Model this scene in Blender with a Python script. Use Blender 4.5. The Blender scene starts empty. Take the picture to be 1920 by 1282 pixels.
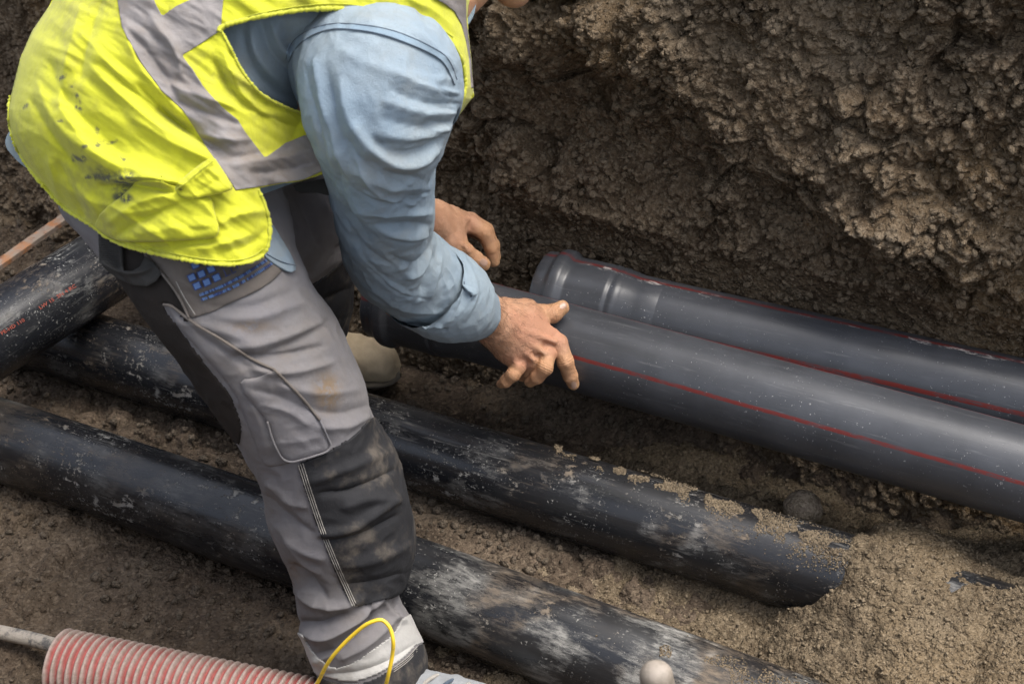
import bpy, math, random
import numpy as np
from mathutils import Vector, Matrix
S = bpy.context.scene
COL = S.collection
R = math.radians
rng = np.random.default_rng(7)
random.seed(7)

# ------------------------------------------------------------------ camera, sky, sun, exposure
H, PITCH, FPX = 1.81, R(34), 2667.0
cp, sp = math.cos(PITCH), math.sin(PITCH)
cam = bpy.data.cameras.new('camera')
cam.lens = 50; cam.sensor_width = 36; cam.clip_start = .05; cam.clip_end = 1000
cam.dof.use_dof = True; cam.dof.focus_distance = 2.45; cam.dof.aperture_fstop = 7.1
camo = bpy.data.objects.new('camera', cam); COL.objects.link(camo)
camo.location = (0, 0, H); camo.rotation_euler = (R(90) - PITCH, 0, 0)
S.camera = camo
w = bpy.data.worlds.new('World'); S.world = w; w.use_nodes = True
wn = w.node_tree
sky = wn.nodes.new('ShaderNodeTexSky'); sky.sky_type = 'NISHITA'; sky.sun_disc = False
SUN_EL, SUN_AZ = R(69), R(92)        # azimuth measured from +Y towards +X
sky.sun_elevation = SUN_EL; sky.sun_rotation = SUN_AZ; sky.dust_density = 4.0; sky.air_density = 1.0; sky.ozone_density = 1.0
hs = wn.nodes.new('ShaderNodeHueSaturation'); hs.inputs['Saturation'].default_value = .5      # thin high cloud
wn.links.new(sky.outputs[0], hs.inputs['Color']); wn.links.new(hs.outputs[0], wn.nodes['Background'].inputs[0])
wn.nodes['Background'].inputs[1].default_value = .15
sun = bpy.data.lights.new('sun', 'SUN'); sun.energy = 1.5; sun.angle = R(40); sun.color = (1, .95, .87)
suno = bpy.data.objects.new('sun', sun); COL.objects.link(suno)
sd = Vector((math.sin(SUN_AZ) * math.cos(SUN_EL), math.cos(SUN_AZ) * math.cos(SUN_EL), math.sin(SUN_EL)))
suno.rotation_euler = sd.to_track_quat('Z', 'Y').to_euler(); suno.location = (0, 0, 8)
S.view_settings.view_transform = 'Standard'; S.view_settings.look = 'None'
S.view_settings.gamma = 1; S.view_settings.use_curve_mapping = False
S.view_settings.exposure = 1.28
S.render.engine = 'CYCLES'; S.cycles.use_denoising = True
S.cycles.max_bounces = 6; S.cycles.diffuse_bounces = 3; S.cycles.glossy_bounces = 3

# ------------------------------------------------------------------ geometry of the place
EV = np.array([.88976, -.45642, 0.]); NV = np.array([.45642, .88976, 0.])   # along / across the trench
def T(s, t, z):
    s, t, z = np.broadcast_arrays(*[np.asarray(a, float) for a in (s, t, z)])
    return s[..., None] * EV + t[..., None] * NV + z[..., None] * np.array([0, 0, 1.])
CAM = np.array([0, 0, H])
RT = np.array([1., 0, 0]); UP = np.array([0, sp, cp]); FW = np.array([0, cp, -sp])
def dirv(px, py):
    px, py = np.broadcast_arrays(np.asarray(px, float), np.asarray(py, float))
    return ((px - 960) / FPX)[..., None] * RT - ((py - 641) / FPX)[..., None] * UP + FW
def W(px, py, D):
    "point seen along a sight line at depth D metres"
    return CAM + dirv(px, py) * np.asarray(D, float)[..., None]
def hz(px, py, z):
    d = dirv(px, py); return CAM + d * ((np.asarray(z, float) - H) / d[..., 2])[..., None]
def ht(px, py, t):
    d = dirv(px, py); return CAM + d * (t / (d @ NV))[..., None]
def proj(P):
    q = P - CAM; D = q @ FW
    return 960 + FPX * (q @ RT) / D, 641 - FPX * (q @ UP) / D, D

# ------------------------------------------------------------------ noise
def _h(ix, iy, iz, k):
    h = (ix.astype(np.int64) * 374761393 + iy.astype(np.int64) * 668265263 + iz.astype(np.int64) * 2147483647 + k * 1274126177) & 0xffffffff
    h = ((h ^ (h >> 13)) * 1274126177) & 0xffffffff
    h = ((h ^ (h >> 15)) * 2246822519) & 0xffffffff
    return ((h ^ (h >> 16)) & 0xffffff) / float(0x1000000)
def vnoise(P, sc, k=0):
    "smooth value noise in -1..1"
    q = np.asarray(P) / sc; i = np.floor(q).astype(np.int64); f = q - i; f = f * f * f * (f * (f * 6 - 15) + 10)
    r = 0
    for a in (0, 1):
        for b in (0, 1):
            for c in (0, 1):
                wgt = (f[..., 0] if a else 1 - f[..., 0]) * (f[..., 1] if b else 1 - f[..., 1]) * (f[..., 2] if c else 1 - f[..., 2])
                r = r + wgt * _h(i[..., 0] + a, i[..., 1] + b, i[..., 2] + c, k)
    return r * 2 - 1
def fbm(P, sc, n=4, k=0, g=.5):
    r = 0; a = 1.
    for o in range(n):
        r = r + a * vnoise(P, sc, k + o); sc = sc * .5; a *= g
    return r
def clod(P, sc, k=0, jit=.9):
    "rounded lumps: 1 at a lump's centre, 0 in the gaps; returns also a per-lump random"
    q = np.asarray(P) / sc; i = np.floor(q).astype(np.int64)
    best = np.full(q.shape[:-1], 9.); idr = np.zeros(q.shape[:-1])
    for a in (-1, 0, 1):
        for b in (-1, 0, 1):
            for c in (-1, 0, 1):
                j = i + np.array([a, b, c])
                ctr = j + .5 + jit * (np.stack([_h(j[..., 0], j[..., 1], j[..., 2], k + m) for m in (11, 12, 13)], -1) - .5)
                d = ((q - ctr) ** 2).sum(-1); rr = _h(j[..., 0], j[..., 1], j[..., 2], k + 14)
                m_ = d < best; best = np.where(m_, d, best); idr = np.where(m_, rr, idr)
    return np.sqrt(np.clip(1 - best * 1.25, 0, 1)), idr
def sstep(x, a, b):
    x = np.clip((x - a) / (b - a), 0, 1); return x * x * (3 - 2 * x)
def smooth1(xs, ys, x):
    "smooth (pchip-like) interpolation through knots, ys may be (n,) or (n,k)"
    xs = np.asarray(xs, float); ys = np.asarray(ys, float); x = np.asarray(x, float)
    h = np.diff(xs); d = np.diff(ys, axis=0) / (h if ys.ndim == 1 else h[:, None])
    m = np.concatenate([d[:1], (d[1:] + d[:-1]) / 2, d[-1:]])
    i = np.clip(np.searchsorted(xs, x) - 1, 0, len(xs) - 2); u = (x - xs[i]) / h[i]; hh = h[i]
    if ys.ndim > 1: u = u[..., None]; hh = hh[..., None]
    return ((1 + 2 * u) * (1 - u) ** 2) * ys[i] + u * (1 - u) ** 2 * hh * m[i] + u * u * (3 - 2 * u) * ys[i + 1] + u * u * (u - 1) * hh * m[i + 1]

# ------------------------------------------------------------------ object helpers
def tag(o, label=None, cat=None, group=None, kind=None):
    if label: o['label'] = label
    if cat: o['category'] = cat
    if group: o['group'] = group
    if kind: o['kind'] = kind
    return o
def empty(name, loc, label, cat, group=None):
    o = bpy.data.objects.new(name, None); COL.objects.link(o); o.location = loc
    o.empty_display_size = .1
    return tag(o, label, cat, group)
def mesh(name, V, F, mats, parent=None, smooth=True, midx=None, attrs=None, uv=None):
    "one mesh object from world-space points; F is a list of index lists or an (n,4)/(n,3) array"
    me = bpy.data.meshes.new(name); V = np.asarray(V, float).reshape(-1, 3)
    if parent is not None:
        V = V - np.array(world_loc(parent))
    if isinstance(F, np.ndarray):
        k = F.shape[1]; me.vertices.add(len(V)); me.vertices.foreach_set('co', V.ravel())
        me.loops.add(F.size); me.loops.foreach_set('vertex_index', F.ravel().astype(np.int32))
        me.polygons.add(len(F)); me.polygons.foreach_set('loop_start', np.arange(0, F.size, k, dtype=np.int32))
    else:
        me.from_pydata(V.tolist(), [], [list(map(int, f)) for f in F])
    if not isinstance(mats, (list, tuple)): mats = [mats]
    for m in mats: me.materials.append(m)
    if midx is not None: me.polygons.foreach_set('material_index', np.asarray(midx, np.int32))
    me.update(calc_edges=True); me.validate()
    if smooth: me.polygons.foreach_set('use_smooth', np.ones(len(me.polygons), bool))
    for nm, a in (attrs or {}).items():
        a = np.asarray(a, float)
        if a.ndim == 1:
            me.attributes.new(nm, 'FLOAT', 'POINT').data.foreach_set('value', a.astype(np.float32))
        else:
            me.attributes.new(nm, 'FLOAT_VECTOR', 'POINT').data.foreach_set('vector', a.astype(np.float32).ravel())
    o = bpy.data.objects.new(name, me); COL.objects.link(o)
    if parent is not None: o.parent = parent
    return o
def world_loc(o):
    p = Vector(o.location)
    while o.parent: o = o.parent; p = p + Vector(o.location)
    return p
def gridF(nu, nv, wrapv=False):
    i = np.arange(nu - 1)[:, None]; j = np.arange(nv if wrapv else nv - 1)[None, :]
    a = i * nv + j; b = i * nv + (j + 1) % nv; c = (i + 1) * nv + (j + 1) % nv; d = (i + 1) * nv + j
    return np.stack([a, b, c, d], -1).reshape(-1, 4)
def frames(P):
    "tangent and two normals along a polyline"
    t = np.gradient(P, axis=0); t /= np.linalg.norm(t, axis=1)[:, None]
    up = np.array([0, 0, 1.]); n = up - (t @ up)[:, None] * t
    bad = np.linalg.norm(n, axis=1) < .2
    if bad.any():
        n = np.zeros_like(t); v = np.array([0, 0, 1.]) if abs(t[0, 2]) < .9 else np.array([1., 0, 0])
        for i in range(len(t)):
            v = v - (v @ t[i]) * t[i]; v /= np.linalg.norm(v); n[i] = v
    n /= np.linalg.norm(n, axis=1)[:, None]
    return t, n, np.cross(t, n)
def arclen(P): return np.concatenate([[0], np.cumsum(np.linalg.norm(np.diff(P, axis=0), axis=1))])
def sweep(name, P, rad, mat, parent=None, seg=48, caps=True, extra=None, attrs=None, squash=None):
    "round tube along points P; rad scalar, (n,) ; attribute pc = (r cos, r sin, length)"
    P = np.asarray(P, float); n = len(P); rad = np.broadcast_to(np.asarray(rad, float), (n,))
    t, a, b = frames(P); th = np.linspace(0, 2 * np.pi, seg, endpoint=False)
    rr = rad[:, None] * np.ones(seg)
    if extra is not None: rr = rr + extra(arclen(P)[:, None], th[None, :])
    V = P[:, None, :] + rr[..., None] * (np.cos(th)[None, :, None] * a[:, None, :] + np.sin(th)[None, :, None] * b[:, None, :])
    s = arclen(P); r0 = float(rad.mean())
    pc = np.stack([np.broadcast_to(r0 * np.cos(th), (n, seg)), np.broadcast_to(r0 * np.sin(th), (n, seg)), np.broadcast_to(s[:, None], (n, seg))], -1)
    V = V.reshape(-1, 3); pc = pc.reshape(-1, 3); F = gridF(n, seg, True)[:, ::-1]
    if caps:
        Fl = F.tolist(); Fl.append(list(range(seg))); Fl.append([(n - 1) * seg + i for i in range(seg)][::-1]); F = Fl
    at = {'pc': pc}; at.update(attrs or {})
    return mesh(name, V, F, mat, parent, attrs=at)
def resample(P, n):
    P = np.asarray(P, float); s = arclen(P); return smooth1(s, P, np.linspace(0, s[-1], n))

# ------------------------------------------------------------------ materials
class NT:
    def __init__(s, name):
        s.m = bpy.data.materials.new(name); s.m.use_nodes = True; s.t = s.m.node_tree
        s.b = s.t.nodes['Principled BSDF']
    def n(s, kind, **kw):
        nd = s.t.nodes.new('ShaderNode' + kind)
        for k, v in kw.items():
            if hasattr(nd, k): setattr(nd, k, v)
            else: s.set(nd, k, v)
        return nd
    def set(s, nd, k, v):
        i = nd.inputs[int(k[1:])] if (k[0] == 'i' and k[1:].isdigit()) else nd.inputs[k.replace('_', ' ')]
        if isinstance(v, bpy.types.NodeSocket): s.t.links.new(v, i)
        else: i.default_value = v
    def coord(s, scale=(1, 1, 1), attr=None):
        if attr: o = s.n('Attribute', attribute_name=attr).outputs['Vector']
        else: o = s.n('NewGeometry').outputs['Position']
        m = s.n('Mapping'); s.set(m, 'i0', o); m.inputs['Scale'].default_value = scale
        return m.outputs[0]
    def fac(s, attr): return s.n('Attribute', attribute_name=attr).outputs['Fac']
    def noise(s, v, sc, det=4, rough=.55, dist=0):
        nd = s.n('TexNoise', i0=v); nd.inputs['Scale'].default_value = sc; nd.inputs['Detail'].default_value = det
        nd.inputs['Roughness'].default_value = rough; nd.inputs['Distortion'].default_value = dist
        return nd.outputs[0]
    def vor(s, v, sc, out=0, feature='F1'):
        nd = s.n('TexVoronoi', feature=feature); s.set(nd, 'i0', v); nd.inputs['Scale'].default_value = sc; return nd.outputs[out]
    def math(s, op, a, b=0., clamp=False):
        nd = s.n('Math', operation=op, use_clamp=clamp); s.set(nd, 'i0', a); s.set(nd, 'i1', b); return nd.outputs[0]
    def ramp(s, f, a, b, lo=0., hi=1.):
        nd = s.n('MapRange', i0=f); nd.inputs[1].default_value = a; nd.inputs[2].default_value = b
        nd.inputs[3].default_value = lo; nd.inputs[4].default_value = hi; nd.interpolation_type = 'SMOOTHSTEP'
        return nd.outputs[0]
    def mix(s, f, a, b):
        nd = s.n('Mix', data_type='RGBA')
        for i, v in ((0, f), (6, a), (7, b)):
            if isinstance(v, bpy.types.NodeSocket): s.t.links.new(v, nd.inputs[i])
            else: nd.inputs[i].default_value = (tuple(v) + (1,) if i else v)
        return nd.outputs[2]
    def bump(s, h, dist, strength=1., normal=None):
        nd = s.n('Bump'); nd.inputs['Strength'].default_value = strength; nd.inputs['Distance'].default_value = dist
        s.t.links.new(h, nd.inputs['Height'])
        if normal is not None: s.t.links.new(normal, nd.inputs['Normal'])
        return nd.outputs[0]
    def done(s, col, rough, normal=None, **kw):
        s.set(s.b, 'Base_Color', col if isinstance(col, bpy.types.NodeSocket) else tuple(col) + (1,))
        s.set(s.b, 'Roughness', rough)
        if normal is not None: s.set(s.b, 'Normal', normal)
        for k, v in kw.items(): s.set(s.b, k, v)
        return s.m

def soil_mat(name, dark, mid, light, warm, sc=1., fine=1.):
    m = NT(name); v = m.coord()
    a = m.noise(v, 3.2 * sc, 5, .6); b = m.noise(v, 19 * sc, 6, .65); c = m.noise(v, 160 * sc, 3, .7); w_ = m.noise(v, 1.7 * sc, 3, .5)
    col = m.mix(m.ramp(b, .34, .66), dark, mid)
    col = m.mix(m.ramp(a, .5, .72, 0, .75), col, light)
    col = m.mix(m.ramp(w_, .5, .68, 0, .6), col, warm)
    g = m.vor(v, 210 * sc, 1); gs = m.n('SeparateColor', i0=g).outputs[0]
    col = m.mix(m.ramp(gs, .8, .98, 0, .35), col, tuple(min(1, x * 1.45) for x in light))
    col = m.mix(m.ramp(gs, .25, .02, 0, .35), col, tuple(x * .5 for x in dark))
    pk_ = m.n('NewGeometry').outputs['Pointiness']; col = m.mix(m.ramp(pk_, .5, .56, 0, .5), col, tuple(x * 1.25 for x in light))
    hgt = m.math('ADD', m.math('MULTIPLY', m.vor(v, 190 * sc), -.9), m.math('MULTIPLY', c, 1.1))
    h2 = m.math('ADD', m.math('MULTIPLY', m.vor(v, 75 * sc), -1.), b)
    nrm = m.bump(hgt, .0035 * fine, 1.); nrm = m.bump(h2, .006 * fine, .9, nrm)
    return m.done(col, .93, nrm, **{'Specular_IOR_Level': .18})
M_soil = soil_mat('soil', (.05, .036, .025), (.10, .073, .051), (.155, .12, .085), (.12, .088, .057))
M_wall = soil_mat('bank_soil', (.07, .048, .029), (.13, .093, .058), (.185, .145, .10), (.155, .10, .048))
M_sand = soil_mat('sand', (.095, .07, .044), (.16, .122, .078), (.215, .17, .115), (.18, .13, .075), 1.3, 1.)

# ------------------------------------------------------------------ the trench: ground sheet, floor, far wall, sand
def line(a, b, n, p=1.): return a + (b - a) * np.linspace(0, 1, n) ** p
prof = [(-300, .9), (-40, .9), (-8, .9), (-2, .92), (.2, .9), (.38, .9), (.45, .86), (.6, .56), (.75, .27), (.9, .0), (1.0, -.05), (3.2, -.05), (3.3, 1.3), (3.5, 1.42), (6, 1.42), (40, 1.42), (300, 1.42)]
ss = np.concatenate([[-300, -60, -20], np.linspace(-8, 5, 131), [20, 60, 300]])
pt = np.array([p_[0] for p_ in prof]); pz = np.array([p_[1] for p_ in prof])
pp = np.concatenate([[0, 1, 2], np.arange(3, 12, .12), [12, 13, 14, 15, 16]])
pt2 = np.interp(pp, np.arange(17), pt); pz2 = np.interp(pp, np.arange(17), pz)
SS, PT = np.meshgrid(ss, pt2, indexing='ij'); PZ = np.broadcast_to(pz2, SS.shape)
V = T(SS, PT, PZ); dn = fbm(V, .5, 4, 5) * .03
near_ = (PT > .3) & (PT < 1.0)
V = V + NV * (dn * near_)[..., None] + np.array([0, 0, 1.]) * (dn * (PT < 1.0))[..., None]
tag(mesh('ground', V.reshape(-1, 3), gridF(*SS.shape), M_soil), kind='structure')

# trench floor
def floor_h(s, t):
    P = T(s, t, 0 * s)
    h = .012 * fbm(P, .45, 3, 21)
    c1, r1 = clod(P, .045, 31); c2, r2 = clod(P, .016, 41); c3, r3 = clod(P, .008, 45)
    patch = sstep(vnoise(P, .22, 33), -.35, .6)
    h += .028 * c1 * (r1 ** 2) * patch + .0085 * c2 * r2 * (.35 + .65 * patch) + .003 * c3 * r3
    h += .006 * fbm(P, .06, 3, 51)
    for k_, (cs, ct) in enumerate([(-1.75, 1.68), (-1.2, 1.7), (-1.5, 1.36), (-2.4, 1.45)]):
        h += .012 * np.exp(-(((s - cs) / .2) ** 2 + ((t - ct) / .08) ** 2))
    h += .05 * sstep(t, 2.3, 2.6) + (.10 * sstep(t, 2.08, 2.3)) * sstep(s, -1.3, -.9) + .06 * sstep(t, 2.08, 2.25) * sstep(s, -.8, -.4)
    h -= .012 * (np.exp(-((t - 1.53) / .05) ** 2) + np.exp(-((t - 1.87) / .05) ** 2))
    return h
s_ = np.concatenate([line(-5, -3.2, 80), line(-3.19, .25, 860), line(.26, 1.6, 60)])
t_ = np.concatenate([line(.86, 1.15, 50), line(1.155, 2.3, 290), line(2.305, 2.9, 70)])
SS, TT = np.meshgrid(s_, t_, indexing='ij'); HH = floor_h(SS, TT)
tag(mesh('trench_floor', T(SS, TT, HH).reshape(-1, 3), gridF(*SS.shape), M_soil), kind='structure')

# far wall of the trench, an undercut earth face with a crumbly crust hanging over it
lip = ht(np.array([700, 900, 1030, 1150, 1250, 1450, 1600, 1720, 1830, 1960]), np.array([-230, -60, 50, 75, 130, 200, 290, 400, 440, 400]), 2.36)
ls, lz = lip @ EV, lip[:, 2]
ls = np.concatenate([[-6, -3], ls, [1.8]]); lz = np.concatenate([[1.2, 1.25], lz, [lz[-1] + .1]])
s_ = np.concatenate([line(-5, -3.0, 60), line(-2.99, .5, 900), line(.52, 1.6, 50)])
z_ = np.concatenate([line(-.08, 1.12, 400), line(1.13, 1.46, 40)])
SS, ZZ = np.meshgrid(s_, z_, indexing='ij')
P0 = T(SS, 0 * SS + 2.4, ZZ)
warp = .07 * fbm(P0, .35, 3, 61) + .03 * fbm(P0, .09, 2, 65)
rel = ZZ - np.interp(SS, ls, lz) + warp
out = .06 + .08 * sstep(rel, -.11, .02) - .10 * sstep(rel, -.02, .4) - .25 * sstep(rel, .4, 1.3)       # hanging crust
out = out + .10 * sstep(ZZ, .42, .0) + .05 * sstep(SS, -1.2, -.2) * sstep(ZZ, .7, .3)
out = out - .07 * sstep(SS, -1.6, -2.3) * 1.0
out = out + .05 * fbm(P0, .4, 3, 71) + .022 * fbm(P0, .11, 3, 75)
for (px, py, a_, wd) in [(1050, 360, .05, .12), (980, 420, .04, .08), (1690, 400, .02, .07), (1480, 470, -.03, .1), (1350, 560, .04, .1), (1630, 160, .04, .09), (1300, 330, -.04, .12), (1120, 230, -.03, .1), (1560, 520, .03, .08)]:
    q = ht(px, py, 2.33); cs, cz = q @ EV, q[2]
    out = out + a_ * np.exp(-((SS - cs) ** 2 + (ZZ - cz) ** 2) / wd ** 2)
P1 = T(SS, 2.4 - out, ZZ) + .012 * np.stack([vnoise(P0, .05, 101 + i) for i in range(3)], -1)
c0, r0_ = clod(P1, .11, 3); c1, r1 = clod(P1, .05, 1); c2, r2 = clod(P1, .022, 2); c3, r3 = clod(P1, .0105, 4)
crust = .45 + .55 * sstep(rel, -.1, .05); rg = .4 + .9 * sstep(vnoise(P0, .25, 91), -.5, .5)
d = .045 * c0 * r0_ ** 1.5 + .034 * c1 * r1 ** 1.3 * rg + .017 * c2 * (.1 + r2) * rg + .009 * c3 * (.1 + r3) + .006 * fbm(P1, .05, 3, 81, .55)
d = d * (.75 + .35 * crust)
crack = np.exp(-(vnoise(P0, .13, 95) / .035) ** 2) * sstep(vnoise(P0, .3, 97), .1, .5); d = d - .02 * crack
lim = .088 + .5 * sstep(ZZ, .36, .75) + .4 * sstep(ZZ, .2, .0); tot = out + d; tot = np.where(tot > lim - .02, lim - .02 + .02 * np.tanh((tot - lim + .02) / .06) + .25 * d, tot); d = tot - out
top = sstep(ZZ, 1.35, 1.46)
V = T(SS, 2.4 - out - d + top * .3, ZZ + .12 * d)
wall = mesh('trench_wall', V.reshape(-1, 3), gridF(*SS.shape)[:, ::-1], M_wall, attrs={'zone': sstep(rel, -.12, .06).ravel()})
tag(wall, kind='structure')

# sand heap at the right, burying the ends of the two lower pipes
def sand_h(s, t):
    P = T(s, t, 0 * s)
    wv = .035 * fbm(P, .12, 3, 111)
    ed = smooth1([1.0, 1.3, 1.53, 1.7, 1.88, 2.0, 2.1, 2.6], [-.22, -.2, -.2, -.31, -.37, -.33, -.12, -.1], t) + wv
    wd = smooth1([1.0, 1.45, 1.6, 1.70, 1.8, 1.9, 1.98, 2.05, 2.6], [.25, .18, .45, .45, .22, .14, .34, .42, .4], t)
    h = .175 * sstep((s - ed) / wd, -.45, .75)
    h += .03 * sstep(s, -1.05, -.75) * sstep(t, 1.3, 1.5) - .03 + .032 * sstep(s, -.95, -.7) * sstep(t, 1.93, 2.0)
    h -= .05 * np.exp(-(((s + .1) / .1) ** 2 + ((t - 2.06) / .07) ** 2)) + .035 * np.exp(-(((s + .13) / .035) ** 2 + ((t - 1.88) / .1) ** 2))
    h += .035 * sstep(s, -.36, -.2) * np.exp(-((t - 1.88) / .09) ** 2) 
    h += .02 * fbm(P, .16, 3, 115) * sstep(s, -.9, -.3) + .012 * fbm(P, .05, 3, 118)
    h += .03 * np.exp(-(((s + .02) / .06) ** 2 + ((t - 1.72) / .12) ** 2))
    cap = .145 + .03 * np.exp(-((t - 1.885) / .09) ** 2); h = np.where(h > cap - .02, cap - .02 + .25 * (h - cap + .02), h)
    h += .03 * np.exp(-((t - 2.10) / .05) ** 2) * sstep(s, -.3, -.1) - .04 * np.exp(-(((s + .06) / .07) ** 2 + ((t - 2.0) / .035) ** 2)) + .018 * np.exp(-(((s - .02) / .05) ** 2 + ((t - 1.78) / .09) ** 2)) - .02 * np.exp(-(((s + .07) / .02) ** 2 + ((t - 1.76) / .10) ** 2))
    h -= .045 * np.exp(-(((s + .07 + .01 * vnoise(P, .02, 5)) / .030) ** 2 + ((t - 1.915) / .020) ** 2))
    c1, r1 = clod(P, .03, 121); c0, r0 = clod(P, .06, 128); h += .012 * c0 * r0 ** 2; c2, r2 = clod(P, .011, 125); c3, r3 = clod(P, .0055, 129)
    h += (.010 * c1 * r1 ** 2 * sstep(vnoise(P, .15, 130), -.2, .5) + .0055 * c2 * r2 + .003 * c3 * r3)
    return h
s_ = np.concatenate([line(-1.2, .22, 470), line(.23, 1.4, 60)]); t_ = np.concatenate([line(.95, 1.3, 60), line(1.303, 2.3, 330)])
SS, TT = np.meshgrid(s_, t_, indexing='ij'); HH = sand_h(SS, TT)
tag(mesh('sand_heap', T(SS, TT, HH).reshape(-1, 3), gridF(*SS.shape), M_sand), 'heap of loose pale brown sand burying the ends of the two lower black pipes', None, None, 'stuff')
bpy.data.objects['sand_heap']['category'] = 'sand'

# loose crumbs and pebbles lying on the floor
def ico(sub=1):
    import bmesh
    bm = bmesh.new(); bmesh.ops.create_icosphere(bm, subdivisions=sub, radius=1)
    v = np.array([x.co[:] for x in bm.verts]); f = np.array([[q.index for q in g.verts] for g in bm.faces]); bm.free(); return v, f
IV, IF = ico(2)
I1, F1 = ico(1)
LUMP = np.stack([(I1 * (1 + .35 * rng.uniform(-1, 1, (len(I1), 1)))) * np.array([1, rng.uniform(.65, 1), rng.uniform(.5, .9)]) for _ in range(16)])
def scatter(name, pts, rads, mat, label, cat):
    "many small angular crumbs as one object"
    n = len(pts); q = rng.normal(size=(n, 4)); q /= np.linalg.norm(q, axis=1)[:, None]; w_, x, y, z = q.T
    Rm = np.stack([1 - 2 * (y * y + z * z), 2 * (x * y - z * w_), 2 * (x * z + y * w_), 2 * (x * y + z * w_), 1 - 2 * (x * x + z * z), 2 * (y * z - x * w_), 2 * (x * z - y * w_), 2 * (y * z + x * w_), 1 - 2 * (x * x + y * y)], -1).reshape(n, 3, 3)
    V = np.einsum('nij,nkj->nki', Rm, LUMP[rng.integers(0, 16, n)]) * np.asarray(rads)[:, None, None] + np.asarray(pts)[:, None]
    F = (F1[None] + (np.arange(n) * len(I1))[:, None, None]).reshape(-1, 3)
    o = mesh(name, V.reshape(-1, 3), F, mat, smooth=False); tag(o, label, cat, None, 'stuff'); return o
M_crumb = soil_mat('crumb_soil', (.055, .041, .029), (.105, .08, .057), (.16, .128, .094), (.13, .098, .068), 2.)
n_ = 34000
s_ = rng.uniform(-3.0, .1, n_); t_ = rng.uniform(1.05, 2.3, n_); r_ = .0012 + .011 * rng.random(n_) ** 8
keep = vnoise(T(s_, t_, 0 * s_), .16, 7) + .6 * vnoise(T(s_, t_, 0 * s_), .05, 8) > rng.uniform(-1.0, .45, n_)
s_, t_, r_ = s_[keep], t_[keep], r_[keep]; zf = floor_h(s_, t_); zs = np.where(s_ > -1.15, sand_h(s_, t_), -1)
k_ = zf > zs
scatter('soil_crumbs', T(s_, t_, zf + r_ * .35)[k_], r_[k_], M_crumb, 'loose crumbs of earth and small pebbles strewn over the trench floor', 'crumbs')
n_ = 30000
s_ = rng.uniform(-1.15, .2, n_); t_ = rng.uniform(1.1, 2.28, n_); r_ = .0010 + .004 * rng.random(n_) ** 6
zs = sand_h(s_, t_); k_ = zs > floor_h(s_, t_) - .003
P_ = T(s_, t_, zs + r_ * .3)[k_]; R__ = r_[k_]
# sand spilt over the two lower pipes
def spill(tc, s0, s1, n, th0, spread, pw=1.6):
    u = 1 - rng.random(n) ** (1 / pw) if False else rng.random(n) ** (1 / pw); s = s0 + (s1 - s0) * u; th = th0 - .45 * u + spread * rng.normal(size=n) * (.35 + .65 * u)
    Q = T(s, tc + .0795 * np.sin(th), .08 + .0795 * np.cos(th)); kk = vnoise(Q, .022, 77) + .9 * (u - .5) + .5 * vnoise(Q, .06, 78) > .12
    r = (.0007 + .0016 * rng.random(n) ** 3)[kk]; Q = Q[kk]; return Q + r[:, None] * .3 * np.array([0, 0, 1.]), r
Qa, ra = spill(1.884, -.95, -.30, 16000, .30, .28); Qb, rb_ = spill(1.535, -.62, -.20, 12000, -.2, .5)
scatter('sand_grains', np.concatenate([P_, Qa, Qb]), np.concatenate([R__, ra, rb_]), M_sand, 'loose sand grains over the sand heap and spilt along the tops of the lower pipes', 'sand grains')
Vw = V.reshape(SS.shape + (3,)) if False else None
wv = np.empty(len(wall.data.vertices) * 3); wall.data.vertices.foreach_get('co', wv); wv = wv.reshape(-1, 3)
wn_ = np.empty(len(wv) * 3); wall.data.vertex_normals.foreach_get('vector', wn_); wn_ = wn_.reshape(-1, 3)
sx = wv @ EV; ok = np.where((sx > -2.8) & (sx < .25) & (wv[:, 2] < 1.12))[0]
dn_ = vnoise(wv[ok], .12, 171) + .7 * vnoise(wv[ok], .04, 172); ok = ok[dn_ > rng.uniform(-1.0, .6, len(ok))]
ok = rng.choice(ok, 42000, replace=True); r_ = .0016 + .010 * rng.random(len(ok)) ** 7
P_ = wv[ok] + rng.normal(0, .0015, (len(ok), 3)) - wn_[ok] * (r_ * .1)[:, None]
scatter('bank_crumbs', P_, r_, M_wall, 'crumbs and small stones of earth clinging to the trench wall', 'crumbs')

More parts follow.
